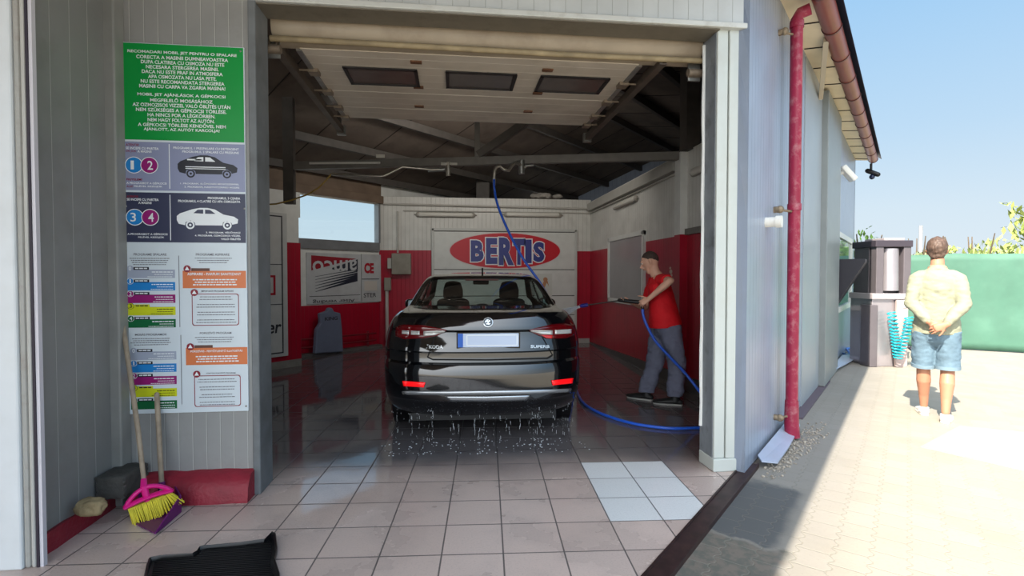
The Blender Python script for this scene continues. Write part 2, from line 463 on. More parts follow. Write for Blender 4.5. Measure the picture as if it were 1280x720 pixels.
# --- yard
def yard_material():
    m = bpy.data.materials.new('yard_paving'); m.use_nodes = True; nt = m.node_tree; b = nt.nodes['Principled BSDF']; L = nt.links.new
    tc = nt.nodes.new('ShaderNodeTexCoord'); sx = nt.nodes.new('ShaderNodeSeparateXYZ'); L(tc.outputs['Object'], sx.inputs[0])
    def M(op, *a):
        n = nt.nodes.new('ShaderNodeMath'); n.operation = op
        for i, v in enumerate(a):
            if isinstance(v, (int, float)): n.inputs[i].default_value = v
            else: L(v, n.inputs[i])
        return n.outputs[0]
    def noise(sc, det=4, ro=0.5):
        n = nt.nodes.new('ShaderNodeTexNoise'); n.inputs['Scale'].default_value = sc; n.inputs['Detail'].default_value = det; n.inputs['Roughness'].default_value = ro
        L(tc.outputs['Object'], n.inputs['Vector']); return n.outputs['Fac']
    def ramp(v, a, bb):
        n = nt.nodes.new('ShaderNodeMapRange'); n.interpolation_type = 'SMOOTHSTEP'
        n.inputs['From Min'].default_value = a; n.inputs['From Max'].default_value = bb; L(v, n.inputs['Value']); return n.outputs[0]
    def mixc(fac, c, base):
        n = nt.nodes.new('ShaderNodeMixRGB'); L(fac, n.inputs[0])
        if isinstance(base, tuple): n.inputs[1].default_value = base
        else: L(base, n.inputs[1])
        if isinstance(c, tuple): n.inputs[2].default_value = c
        else: L(c, n.inputs[2])
        return n.outputs[0]
    x, y = sx.outputs[0], sx.outputs[1]                     # local: x along the long wall, y away from it
    zig = M('MULTIPLY', M('SUBTRACT', M('MINIMUM', M('MAXIMUM', M('MULTIPLY', M('ABSOLUTE', M('SUBTRACT', M('FRACT', M('DIVIDE', x, 0.10)), 0.5)), 4.0), 0.5), 1.5), 1.0), 0.022)
    v = M('DIVIDE', M('ADD', y, zig), 0.165)
    row = M('FLOOR', v)
    xs = M('ADD', M('DIVIDE', x, 0.2), M('MULTIPLY', M('FRACT', M('MULTIPLY', row, 0.5)), 1.0))
    fv, fx = M('FRACT', v), M('FRACT', xs)
    ev = M('MULTIPLY', M('MINIMUM', fv, M('SUBTRACT', 1.0, fv)), 0.165); ex = M('MULTIPLY', M('MINIMUM', fx, M('SUBTRACT', 1.0, fx)), 0.2)
    e = M('MINIMUM', ev, ex)
    joint = M('SUBTRACT', 1.0, ramp(e, 0.002, 0.006))
    cell = nt.nodes.new('ShaderNodeCombineXYZ'); L(M('FLOOR', xs), cell.inputs[0]); L(row, cell.inputs[1])
    wn = nt.nodes.new('ShaderNodeTexWhiteNoise'); wn.noise_dimensions = '2D'; L(cell.outputs[0], wn.inputs['Vector'])
    pav = mixc(wn.outputs['Value'], lin((150, 143, 130)), lin((155, 148, 136)))
    pav = mixc(M('MULTIPLY', ramp(noise(1.3, 6, 0.6), 0.45, 0.7), 0.4), lin((134, 126, 113)), pav)
    pav = mixc(M('MULTIPLY', ramp(noise(60, 3, 0.7), 0.5, 0.8), 0.3), lin((118, 111, 102)), pav)
    # painted grey blocks by the corner of the wall, mossy worn blocks in front of them
    n1 = M('MULTIPLY', M('SUBTRACT', noise(5, 4), 0.5), 0.28)
    paint = M('MULTIPLY', ramp(M('ADD', x, n1), -1.02, -0.98), M('MULTIPLY', M('SUBTRACT', 1.0, ramp(M('ADD', x, n1), -0.12, 0.02)), M('SUBTRACT', 1.0, ramp(M('ADD', y, M('MULTIPLY', n1, 0.3)), 0.36, 0.44))))
    pav = mixc(M('MULTIPLY', paint, 0.85), lin((72, 76, 80)), pav)
    moss = M('MULTIPLY', M('SUBTRACT', 1.0, ramp(M('ADD', x, n1), -1.05, -0.99)), M('SUBTRACT', 1.0, ramp(M('ADD', y, n1), 0.40, 0.52)))
    mossc = mixc(ramp(noise(16, 5, 0.6), 0.4, 0.6), lin((70, 70, 48)), lin((112, 96, 76)))
    pav = mixc(M('MULTIPLY', moss, 0.85), mossc, pav)
    near = M('MAXIMUM', paint, M('SUBTRACT', 1.0, ramp(M('ADD', y, n1), 0.5, 0.9)))
    pav = mixc(M('MULTIPLY', M('SUBTRACT', near, paint), 0.35), lin((112, 112, 114)), pav)
    jc = mixc(paint, lin((112, 108, 100)), lin((128, 124, 112)))
    far = M('SUBTRACT', 1.0, ramp(y, 0.5, 1.6))
    pav = mixc(M('MULTIPLY', joint, M('ADD', M('MULTIPLY', far, 0.5), 0.03)), jc, pav)
    # pale poured slab further out
    L(pav, b.inputs['Base Color']); b.inputs['Roughness'].default_value = 0.75
    bp = nt.nodes.new('ShaderNodeBump'); bp.inputs['Strength'].default_value = 0.4; bp.inputs['Distance'].default_value = 0.006
    L(M('ADD', ramp(e, 0.0, 0.007), M('MULTIPLY', noise(45, 4), 0.3)), bp.inputs['Height']); L(bp.outputs['Normal'], b.inputs['Normal'])
    return m
me = MB().add([(-40,-40,-0.02),(60,-40,-0.02),(60,40,-0.02),(-40,40,-0.02)], [(0,1,2,3)]).mesh('ground')
ground = link('ground', me, yard_material()); ground.location = (W0.x, W0.y, 0); ground.rotation_euler = (0, 0, R(90) - AZ)
ground.scale = (1, -1, 1)
struct(ground)
# pale poured slab in the sun
mb = MB()
slab = [G(1150, 556), G(1200, 530), G(1300, 540), G(1420, 600), G(1300, 590)]
mb.prism([(p.x, p.y, -0.03) for p in slab], (0, 0, 0.014))
struct(mb.build('ground_patch', pm('poured_concrete', (158, 152, 142), 0.8, var=0.05, vscale=3)))

# --- bay walls
wallbox('wall_right', (3.03, 4.86), (3.03, 11.2), 2.03, 3.12, -0.12, M_white_in)
wallbox('wall_right', (3.03, 4.86), (3.03, 11.2), 0.0, 2.03, -0.12, M_red_in)
wallbox('wall_right_pillar', (2.93, 6.62), (2.93, 6.45), 2.03, 3.10, 0.16, M_white_flat)
wallbox('wall_right_pillar', (2.93, 6.62), (2.93, 6.45), 0.0, 2.03, 0.16, pm('red_paint', (164, 14, 42), 0.35, var=0.1))
# nearer bay of the right wall sits a little forward, with a ledge on the red part
wallbox('wall_right_ledge', (2.99, 4.86), (2.99, 6.44), 2.02, 2.10, -0.08, M_steel_mid)
# grey plinth, higher towards the door
mb = MB().prism([(3.0, 4.86, 0), (3.0, 11.18, 0), (3.0, 11.18, 0.02), (3.0, 4.86, 0.24)], (0.03, 0, 0))
struct(mb.build('baseboard_right', pm('wet_plinth', (70, 66, 66), 0.35, var=0.2, vscale=6)))

C0 = Vector((-1.55, 11.2, 0))
BX1, BX2 = -0.40, 2.66                                  # the sectional door in the back wall
for (xa, xb, za, zb, m) in ((-1.55, BX1 - 0.06, 2.03, 3.16, M_white_in), (-1.55, BX1 - 0.06, 0.0, 2.03, M_red_in),
                            (BX1 - 0.06, BX2 + 0.04, 2.46, 3.16, M_white_in),
                            (BX2 + 0.04, 3.03, 2.03, 3.16, M_white_in), (BX2 + 0.04, 3.03, 0.0, 2.03, M_red_in)):
    wallbox('wall_back', (xb, 11.2), (xa, 11.2), za, zb, -0.12, m)
wallbox('baseboard_back', (3.0, 11.17), (BX2 + 0.06, 11.17), 0.0, 0.10, -0.03, pm('pale_plinth', (168, 166, 160), 0.6, var=0.1))

# slanting wall at the back left: red foot, signboards (things, later), window with sill, brown head beam
def DW(t, z=0.0, off=0.0): return C0 - U * t + Vector((U.y, -U.x, 0)) * off + Vector((0, 0, z))   # t metres from the corner, OFF towards the room
LWIN = 2.75
wallbox('wall_left', DW(0), DW(9.5), 0.0, 0.93, -0.14, M_red_in)
wallbox('wall_left', DW(0), DW(9.5), 0.93, 2.0, -0.14, M_white_flat)
wallbox('wall_left', DW(LWIN), DW(9.5), 2.0, 3.46, -0.14, M_white_flat)
wallbox('wall_left', DW(-5.5), DW(0), 0.0, 3.46, -0.14, M_white_flat)
wallbox('baseboard_left', DW(0.05, 0, 0.16), DW(5.0, 0, 0.16), 0.0, 0.05, -0.16, pm('grey_kerb', (96, 92, 90), 0.5, var=0.15))
win = thing('window_1', None, None, DW(1.3, 2.1)); struct(win)
mb = MB(); fr = 0.07
n_in = Vector((U.y, -U.x, 0))
def dwbar(mb, t0, t1, z0, z1, o0, o1):
    mb.prism([DW(t0, z0, o0), DW(t1, z0, o0), DW(t1, z0, o1), DW(t0, z0, o1)], (0, 0, z1 - z0))
dwbar(mb, 0.02, LWIN, 2.0, 2.18, -0.10, 0.05); dwbar(mb, 0.0, 0.045, 2.18, 3.0, -0.10, 0.05)
dwbar(mb, LWIN - 0.07, LWIN, 2.18, 3.0, -0.10, 0.05)
mb.build('window_frame', pm('grey_frame', (120, 122, 124), 0.45, var=0.1), win, bevel=0.006)
mb = MB(); dwbar(mb, 0.045, LWIN - 0.07, 2.18, 3.0, -0.04, -0.034)
gm = bpy.data.materials.new('clear_glass'); gm.use_nodes = True
nt = gm.node_tree; nt.nodes.remove(nt.nodes['Principled BSDF'])
tr = nt.nodes.new('ShaderNodeBsdfTransparent'); tr.inputs[0].default_value = (0.93, 0.98, 0.99, 1); gl = nt.nodes.new('ShaderNodeBsdfGlossy'); gl.inputs['Roughness'].default_value = 0.03
fz = sheen(nt); mxs = nt.nodes.new('ShaderNodeMixShader')
nt.links.new(fz, mxs.inputs[0]); nt.links.new(tr.outputs[0], mxs.inputs[1]); nt.links.new(gl.outputs[0], mxs.inputs[2]); nt.links.new(mxs.outputs[0], nt.nodes['Material Output'].inputs[0])
mb.build('window_pane', gm, win)
mb = MB(); dwbar(mb, -0.05, 5.2, 3.0, 3.16, -0.14, 0.10); dwbar(mb, -0.05, 5.2, 3.16, 3.46, -0.14, 0.02)
struct(mb.build('trim_2', M_beamwood, bevel=0.01))

# stub wall at the left, white above red, with a notch at its top corner
S1 = Vector((-2.50, 8.9, 0)); S2 = S1 - U * 2.6
wallbox('wall_left_stub', S1, S2, 0.12, 2.03, -0.16, M_red_in)
wallbox('wall_left_stub', S1 - U * 0.03, S2, 2.03, 2.45, -0.16, M_white_flat)
wallbox('wall_left_stub', S1, S2, 2.45, 2.86, -0.16, M_white_flat)
wallbox('baseboard_left', S1, S2, 0.0, 0.12, -0.18, M_conc)
wallbox('wall_left_inner', S2, (-2.3, 3.95), 0.0, 3.3, -0.12, M_white_flat)

# --- outer hall walls (long right wall, gable end)
ge = W0 + U * 9.4
wallbox('wall_right_lining', W0 + N2 * 0.145 + U * 0.2, ge + N2 * 0.145, 0.0, 4.0, 0.01, pm('dark_lining', (70, 62, 56), 0.8, var=0.15))
wallbox('wall_outside_right', W0 + U * 0.0, ge, 0.0, 4.0, 0.14, M_outer)
# facade around the opening
FY = 3.69
wallbox('wall_front_left', (-2.19, FY), (-1.36, FY), 0.0, 3.35, 0.10, M_grey_panel)
wallbox('wall_left_recess', (-2.19, 2.98), (-2.19, FY + 0.1), 0.0, 3.9, 0.12, M_dark_panel)
mb = MB().box((-2.23, 3.58, 0), (-2.13, FY, 3.6)); struct(mb.build('trim_3', pm('corner_trim', (140, 140, 136), 0.45, var=0.1), bevel=0.01))
mb = MB().box((-1.36, FY - 0.015, 0), (-1.31, 3.92, 3.35)); struct(mb.build('wall_front_left_jamb', M_jamb, bevel=0.008))
RIDGE = 4.3
def RZ(d): return GZ + 0.02 + 0.184 * d if d <= RIDGE else GZ + 0.02 + 0.184 * RIDGE - 0.33 * (d - RIDGE)
# header following the roof underside
def roof_z(p, over=0.0):
    d = (Vector((p[0], p[1], 0)) - GUT0).dot(N2)
    return RZ(d)
mb = MB().prism([(-2.19, FY, 3.35), (2.2, FY, 3.35), (2.2, FY, roof_z((2.2, FY))), (-1.0, FY, roof_z((-1.0, FY))), (-2.19, FY, roof_z((-2.19, FY)))], (0, 0.21, 0))
struct(mb.build('wall_front_header', M_fascia))
mb = MB().box((-2.0, FY - 0.02, 3.335), (2.2, FY + 0.215, 3.375)); struct(mb.build('trim_4', M_fascia_trim, bevel=0.006))
mb = MB().box((-1.36, FY + 0.005, 3.326), (1.98, FY + 0.215, 3.334)); struct(mb.build('shade_slab', pm('soffit_shade', (112, 106, 94), 0.5, var=0.15, vscale=5, dirt=(70, 62, 50), damt=0.7, dscale=5)))  # thin slab, its dark colour stands in for shade under the header
# right pillar: front sheet in two folds, grey reveal, pale rubber edge
px0, px1 = 1.975, 2.185
mb = MB().box((px0, FY + 0.03, 0.10), (px0 + 0.085, FY + 0.25, 3.34)).box((px0 + 0.092, FY + 0.022, 0.10), (px1, FY + 0.25, 3.34)).box((px0 - 0.012, FY + 0.012, 0.0), (px1 + 0.01, FY + 0.25, 0.10))
struct(mb.build('wall_front_pillar', M_pillar, bevel=0.008))
mb = MB().box((px0 - 0.005, FY + 0.05, 0), (px0 - 0.0005, FY + 0.25, 3.33)); struct(mb.build('wall_front_pillar_reveal', pm('reveal_grey', (126, 132, 138), 0.5, var=0.15, vscale=5, dirt=(60, 58, 56), damt=0.7, dscale=6)))
pts = [(px0 - 0.012 + 0.004 * math.sin(k * 1.9), FY + 0.22, 3.3 - k * 0.2) for k in range(16)]
mb = MB().tube(pts, 0.014, 8); struct(mb.build('trim_5', pm('pale_rubber', (226, 228, 226), 0.5, var=0.06), smooth=40))

# --- pale frame of the bay at the far left
WP = Vector((-2.19, 2.98, 0))
mb = MB().box((-3.6, 2.86, 0), (-2.18, 2.98, 3.9)); struct(mb.build('wall_left_front', pm('white_cladding', (214, 218, 220), 0.4, var=0.03, dirt=(190, 188, 182), damt=0.3), bevel=0.01))
mb = MB().box((-2.18, 2.87, 0), (-2.150, 2.93, 3.9)); struct(mb.build('trim_6', pm('grey_trim', (168, 166, 160), 0.45, var=0.06, dirt=(110, 84, 66), damt=0.5, dscale=6), bevel=0.02))
mb = MB().box((-2.149, 2.875, 0), (-2.128, 2.93, 3.9)); struct(mb.build('trim_7', pm('grey_trim_b', (182, 180, 174), 0.45, var=0.06), bevel=0.01))
mb = MB().box((-2.127, 2.88, 0), (-2.115, 2.92, 3.9)); struct(mb.build('trim_8', pm('dark_seal', (44, 36, 48), 0.6)))
mb = MB().box((-2.1145, 2.885, 0), (-2.098, 2.91, 3.9)); struct(mb.build('trim_9', pm('pale_seal', (206, 202, 208), 0.5), smooth=40))

# --- red kerbs at the foot of the left recess
def kerb(name, prof, p, q, mat):
    """prof: (outwards, z) list swept from p to q; outwards is to the right of p->q"""
    p = Vector(p); q = Vector(q); t = (q - p).normalized(); o = Vector((t.y, -t.x, 0))
    mb = MB(); n = len(prof); k = 9; vs = []; r2 = random.Random(3)
    for i in range(k):
        c = p.lerp(q, i / (k - 1))
        for a, z in prof: vs.append(c + o * (a + r2.uniform(-0.006, 0.006)) + Vector((0, 0, z + r2.uniform(-0.006, 0.006) * (z > 0.01))))
    fs = [(i*n+j, (i+1)*n+j, (i+1)*n+(j+1) % n, i*n+(j+1) % n) for i in range(k-1) for j in range(n)]
    fs += [tuple(range(n)), tuple(range((k-1)*n + n - 1, (k-1)*n - 1, -1))]
    mb.add(vs, fs); return struct(mb.build(name, mat, smooth=50))
M_redk = pm('red_masonry_paint', (140, 34, 50), 0.5, var=0.15, vscale=8, dirt=(104, 30, 40), damt=0.6, dscale=7, bump=0.3, bscale=40)
kerb('baseboard_front', [(-0.02, 0), (0.14, 0), (0.13, 0.10), (0.08, 0.17), (-0.02, 0.185)], (-2.05, FY, 0), (-1.35, FY, 0), M_redk)
kerb('baseboard_recess', [(-0.02, 0), (0.20, 0), (0.185, 0.14), (0.15, 0.17), (-0.02, 0.175)], (-2.19, 3.4, 0), (-2.19, 1.2, 0), M_redk) if False else None
kerb('baseboard_recess', [(0.02, 0), (-0.19, 0), (-0.185, 0.09), (-0.16, 0.108), (0.02, 0.112)], (-2.19, 2.985, 0), (-2.19, 3.69, 0), M_redk)

mb = MB()
for (y_, z_, r_) in ((6.95, 1.55, .05), (6.93, 1.50, .035), (6.97, 1.60, .03)): mb.tube([(3.0285, y_, z_), (3.031, y_, z_)], [(r_, r_ * .6)] * 2, 9)
struct(mb.build('wall_right_chip', pm('bare_plaster', (206, 186, 172), 0.8, var=0.1)))
# --- roof: boarded slabs either side of a ridge, purlins along it
s0, s1 = -12.5, 9.6
def RP(s, d, dz=0.0):
    p = GUT0 + U * s + N2 * d
    return Vector((p.x, p.y, RZ(d) + dz))
roof = thing('ceiling', None, None, RP(0, 4.3)); struct(roof)
for d0, d1, nm in ((-0.02, 4.3, 'roof_slope'), (4.3, 8.75, 'roof_slope')):
    mb = MB().prism([RP(s0, d0), RP(s1, d0), RP(s1, d1), RP(s0, d1)], (0, 0, 0.10))
    o = mb.build(nm, M_wood, roof)
M_boardgap = pm('board_gap', (44, 38, 34), 0.9)
mb = MB()
for k in range(19):
    s = s0 + 0.6 + k * 1.15
    for d0, d1 in ((0.3, 4.25), (4.35, 8.6)):
        mb.bar(RP(s, d0, -0.004), RP(s, d1, -0.004), 0.014, 0.008)
mb.build('board_seam', M_boardgap, roof)
for d in (1.0, 2.0, 3.0, 4.15, 5.2, 6.2, 7.2, 8.1):
    mb = MB().bar(RP(0.2, d, -0.07), RP(s1, d, -0.07), 0.07, 0.13); mb.build('purlin', M_steel_dark, roof)
gd0, gd1 = -0.3, 8.23
gp = [GUT0 + U * 9.3 + N2 * a for a in (0.3, 8.2)]
mb = MB().prism([Vector((gp[0].x, gp[0].y, 0)), Vector((gp[1].x, gp[1].y, 0)), Vector((gp[1].x, gp[1].y, RZ(8.2))), RP(9.3, RIDGE), Vector((gp[0].x, gp[0].y, RZ(0.3)))], U * 0.1)
struct(mb.build('wall_outside_back', M_outer))
# cream boarding under the eaves
mb = MB().prism([GUT0 + U * 0.0 + N2 * 0.02 + Vector((0,0,GZ - .01)), GUT0 + U * 9.4 + N2 * 0.02 + Vector((0,0,GZ - .01)), GUT0 + U * 9.4 + N2 * 0.3 + Vector((0,0,GZ + .03)), GUT0 + N2 * 0.3 + Vector((0,0,GZ + .03))], (0, 0, 0.012))
mb.build('soffit_board', pm('cream_soffit', (222, 206, 176), 0.6, var=0.06, vscale=4), roof)
mb = MB()
for k in range(14):
    s = 0.35 + k * 0.68; mb.bar(GUT0 + U * s + N2 * 0.03 + Vector((0,0,GZ - .013)), GUT0 + U * s + N2 * 0.29 + Vector((0,0,GZ + .024)), 0.012, 0.01)
mb.build('soffit_seam', M_boardgap, roof)

# --- steel frame over the bay
BL, BR_ = Vector((-2.30, 7.75, 3.06)), Vector((3.0, 6.52, 3.06))
def bp_(f, dz=0): return BL.lerp(BR_, f) + Vector((0, 0, dz))
mb = MB().bar(BL, BR_, 0.09, 0.11); struct(mb.build('trim_10', M_steel_mid, bevel=0.006))
for nm, p, q, w, m in (('trim_11', bp_(0.497, 0.05), bp_(0.497, 1.5), 0.07, M_steel_mid), ('trim_12', bp_(0.50, 0.08), bp_(0.80, 1.15), 0.10, M_steel_dark),):
    struct(MB().bar(p, q, w, w).build(nm, m))
struct(MB().box((BL.x - 0.09, BL.y - 0.06, 2.52), (BL.x + 0.05, BL.y + 0.06, 4.02)).build('wall_left_post', M_steel_dark))
struct(MB().box((0.55, 12.2, 0), (0.85, 12.4, 3.9)).build('wall_back_post', M_steel_dark))
struct(MB().box((2.94, 6.3, 3.1), (3.12, 6.5, 4.5)).build('wall_right_post', M_steel_dark))
struct(MB().box((3.1, 5.2, 3.1), (3.5, 5.35, 4.2)).build('wall_right_post', pm('brown_steel', (84, 72, 62), 0.7, var=0.1)))
# ================================================================ sign board beside the opening
SY = FY - 0.012
sb = thing('sign_board', 'tall white information board of car wash programmes with green top panel, on grey ribbed wall', 'sign', (-1.75, SY, 1.8))
def S(px, py): p = OP(px, py, (0, SY, 0), (0, 1, 0)); return p.x, p.z
uTL, uTR, uBR, uBL = S(156.5, 55), S(306, 57), S(310, 514.5), S(157, 517)
su0 = (uTL[0] + uBL[0]) / 2; su1 = (uTR[0] + uBR[0]) / 2; sv1 = (uTL[1] + uTR[1]) / 2; sv0 = (uBL[1] + uBR[1]) / 2
MB().box((su0, SY - 0.003, sv0), (su1, FY, sv1)).build('board', pm('sign_white', (212, 222, 228), 0.35, var=0.02), sb, bevel=0.003)
SW = su1 - su0; SH = sv1 - sv0
def q(px, py):                          # photo position inside the board -> board coordinates
    f = (px - 157) / (308 - 157); g = (517 - py) / (517 - 55.0)
    return su0 + f * SW, sv0 + g * SH
def Lt(lift=0.002): return Lettering((0, SY - 0.003, 0), (1, 0, 0), (0, 0, 1), lift)
def qrect(L, x0, x1, y0, y1):
    a = q(x0, y1); b = q(x1, y0); L.rect(a[0], b[0], a[1], b[1]); return L
def qline(L, s, x0, x1, y0, y1, bold=0.0):
    a = q(x0, y1); b = q(x1, y0); L.line(s, a[0], b[0], a[1], b[1], bold); return L
def qwords(L, x0, x1, y, h, seed, **k):
    a = q(x0, y); b = q(x1, y); L.words(a[0], b[0], a[1], h * SH / 462, seed, **k); return L
def pc(nm, c, r=0.35): return pm('print_' + nm, c, r)
P_white = pc('white', (236, 240, 242)); P_green = pc('green', (0, 150, 62)); P_lav = pc('lavender', (142, 148, 178)); P_navy = pc('navy', (54, 58, 84))
P_blue = pc('blue', (30, 132, 206)); P_mag = pc('magenta', (150, 22, 112)); P_yel = pc('yellow', (208, 214, 30)); P_dgreen = pc('dark_green', (0, 100, 56)); P_or = pc('orange', (214, 118, 68))
P_dark = pc('dark', (34, 34, 44)); P_red = pc('dark_red', (140, 28, 48)); P_grey = pc('grey', (116, 116, 124)); P_pale = pc('pale_grey', (164, 172, 190))
qrect(Lt(0.001), 157.5, 307, 56, 174.5).build('green_panel', P_green, sb)
qrect(Lt(0.001), 157, 307.5, 177, 237).build('lavender_panel', P_lav, sb)
qrect(Lt(0.001), 157, 307.5, 239.5, 301.5).build('navy_panel', P_navy, sb)
L = Lt()
rows = [('RECOMADARI MOBIL JET PENTRU O SPALARE', 164, 299), ('CORECTA A MASINII DUMNEAVOASTRA', 174.5, 288), ('DUPA CLATIREA CU OSMOZA NU ESTE', 180, 283), ('NECESARA STERGEREA MASINII.', 186, 276), ('DACA NU ESTE PRAF IN ATMOSFERA', 181, 281),
        ('APA OSMOZATA NU LASA PETE.', 188.5, 273), ('NU ESTE RECOMANDATA STERGEREA', 179.5, 283), ('MASINII CU CARPA VA ZGARIA MASINA!', 177.5, 284)]
for i, (s, a, b) in enumerate(rows): qline(L, s, a, b, 64.2 + i * 5.95, 68.6 + i * 5.95, 0.022)
L.build('white_lettering', P_white, sb); L = Lt()
rows = [('MOBIL JET AJÁNLÁSOK A GÉPKOCSI', 175, 284), ('MEGFELELŐ MOSÁSÁHOZ', 190.5, 268), ('AZ OZMOZISOS VIZZEL VALÓ ÖBLÍTÉS UTÁN', 169, 290), ('NEM SZÜKSÉGES A GÉPKOCSI TÖRLÉSE.', 173, 285),
        ('HA NINCS POR A LÉGKÖRBEN.', 187, 271), ('NEM HAGY FOLTOT AZ AUTÓN.', 187, 270), ('A GÉPKOCSI TÖRLÉSE KENDŐVEL NEM', 175, 284), ('AJÁNLOTT, AZ AUTÓT KARCOLJA!', 182, 276)]
for i, (s, a, b) in enumerate(rows): qline(L, s, a, b, 115.6 + i * 6.1, 121 + i * 6.1, 0.022)
L.build('white_lettering', P_white, sb)
# white print on the two middle panels
def qpart(t_, *k): return qline(Lt(), t_, *k).build('white_lettering', P_white, sb)
qrect(Lt(), 212.4, 213.4, 179, 234.5).build('divider_line', P_white, sb); qrect(Lt(), 212.4, 213.4, 242, 299).build('divider_line', P_white, sb)
qpart('SE INCEPE CU PARTEA', 160, 200, 183.6, 186.6, 0.02); qpart('A MASINII', 174, 191, 187.6, 190.4, 0.02)
qpart('PROGRAMUL 1 PRESPALARE CU DETERGENT', 218, 300, 182, 184.8, 0.015); qpart('PROGRAMUL 2 SPALARE CU PRESIUNE', 229, 300, 186.4, 189.2, 0.015)
qpart('A PROGRAMOT A GÉPKOCSI', 160, 209, 226.4, 229.4, 0.02); qpart('FELÉVEL KEZDJÜK', 169, 204, 230.6, 233.6, 0.02)
qpart('1. PROGRAM, ELŐMOSÁS MOSÓSZERREL', 226, 300, 226, 228.8, 0.015); qpart('2. PROGRAM, NAGYNYOMÁSÚ MOSÁS', 231, 300, 230.2, 233, 0.015)
qpart('SE INCEPE CU PARTEA', 160, 199, 247, 250, 0.02); qpart('A MASINII', 174, 190, 251, 254, 0.02)
qpart('PROGRAMUL 3 CEARA', 260, 301, 243.8, 246.8, 0.02); qpart('PROGRAMUL 4 CLATIRE CU APA OSMOZATA', 223, 301, 248, 251, 0.02)
qpart('A PROGRAMOT A GÉPKOCSI', 160, 209, 289.6, 292.6, 0.02); qpart('FELÉVEL KEZDJÜK', 173, 205, 293.8, 296.8, 0.02)
qpart('3. PROGRAM, VÉDŐVIASZ', 257, 301, 287, 290, 0.02); qpart('4. PROGRAM, OZMÓZISOS VÍZZEL', 243, 301, 291, 294, 0.02); qpart('VALÓ ÖBLÍTÉS', 276, 301, 295, 298, 0.02)
for w_, x0, x1, y0, y1 in (('ATENTIE!', 160, 176, 179.6, 182.4), ('FIGYELEM!', 160, 179, 222.4, 225.2), ('DE JOS', 160, 172, 187.6, 190.4), ('ALSÓ', 160, 168, 230.6, 233.6), ('ATENTIE!', 160, 174, 243.6, 246.2)):
    qline(Lt(), w_, x0, x1, y0, y1, 0.02).build('red_lettering', P_red, sb)
# number discs
for (x, y, c, ch) in ((169.5, 206, P_blue, '1'), (188.5, 206, P_mag, '2'), (169.5, 270.5, P_blue, '3'), (188.5, 270.5, P_mag, '4')):
    u, v = q(x, y); r_ = 10.6 * SW / 151
    dk = Lt(0.002 if c is P_blue else 0.004).disc(u, v, r_, r_).build('number_disc', c, sb)
    l2 = Lt(0.0035 if c is P_blue else 0.0055).ring(u, v, r_ * 0.94, r_ * 1.03)
    off = -2 if c is P_blue else 1.0; hw = 2.0 if ch == '1' else 3.4
    a = q(x - hw + off, y + 5.5); b = q(x + hw + off, y - 5.5); l2.line(ch, a[0], b[0], a[1], b[1], 0.01)
    l2.build('numeral', P_white, dk)
# car pictograms
def carpic(x0, x1, y0, y1, body, win):
    pts = [(0,.62),(.0,.42),(.05,.30),(.13,.22),(.25,.10),(.38,.03),(.5,.03),(.62,.10),(.76,.33),(.93,.42),(1,.55),(.99,.74),(.90,.80),(.89,.72),(.82,.62),(.75,.70),(.74,.84),(.30,.84),(.29,.72),(.22,.62),(.14,.70),(.13,.84),(.03,.78)]
    L = Lt(0.002); L.poly([q(x0 + a * (x1 - x0), y0 + b * (y1 - y0)) for a, b in pts])
    for cx_ in (.215, .82):
        u, v = q(x0 + cx_ * (x1 - x0), y0 + .83 * (y1 - y0)); L.ring(u, v, .045 * (x1-x0) * SW / 151, .072 * (x1-x0) * SW / 151, 20); L.disc(u, v, .02*(x1-x0)*SW/151)
    o = L.build('car_pictogram', body, sb)
    L = Lt(0.003)
    for poly in (((.27,.28),(.34,.12),(.43,.11),(.43,.30)), ((.46,.30),(.46,.11),(.54,.12),(.63,.30))): L.poly([q(x0 + a*(x1-x0), y0 + b*(y1-y0)) for a, b in poly])
    return o, L
o, L = carpic(223, 298, 191, 220, P_dark, P_white)
for (a, b, c, d) in ((.13,.52,.80,.56), (.13,.60,.80,.63), (.16,.20,.40,.26)): qrect(L, 223 + a*75, 223 + c*75, 191 + b*29, 191 + d*29)
L.build('pictogram_detail', P_white, o)
o, L = carpic(221, 298, 257, 284, P_white, P_navy); L.build('pictogram_detail', P_navy, o)
# lower half: programmes
bars = [(0.0, P_pale, '0'), (15.6, P_blue, '1'), (31.3, P_mag, '2'), (46.7, P_yel, '3'), (62.2, P_dgreen, '4')]
for base in (335.6, 438.4):
    for dy, c, ch in bars:
        y = base + dy; x0 = 157.5 if base < 400 else 160
        bar = qrect(Lt(0.001), x0 + 0.5, 217.5, y, y + 10.5).build('programme_bar', c, sb)
        qrect(Lt(0.002), x0 + 9, x0 + 28, y - 3.2, y + 0.4).build('bar_tab', P_dark if ch != '3' else P_yel, bar)
        u, v = q(x0 + 5, y - 1.2); Lt(0.003).disc(u, v, 4.0 * SW / 151).build('bar_disc', c, bar)
        l2 = Lt(0.004); hw = 0.9 if ch == '1' else 1.6; a = q(x0 + 5 - hw, y + 1.2); b = q(x0 + 5 + hw, y - 3.8); l2.line(ch, a[0], b[0], a[1], b[1], 0.01)
        if ch != '0': l2.ring(u, v, 3.7 * SW / 151, 4.2 * SW / 151, 20)
        l2.build('bar_number', P_white if ch != '3' else P_dark, bar)
        l3 = Lt(0.003); 
        for k in range(3): qwords(l3, (182 + (k % 2) * 10) if k else 188, 215, y + 3.6 + k * 2.9, 0.8 if k else 1.2, int(base + dy * 3 + k), right=True)
        l4 = Lt(0.003); qwords(l4, x0 + 11, x0 + 26, y - 0.8, 1.4, 5); l4.build('tab_lettering', P_white if ch != '3' else P_dark, bar)
        l3.build('bar_lettering', P_white if ch != '3' else pc('olive', (96, 96, 20)), bar)
L = Lt()
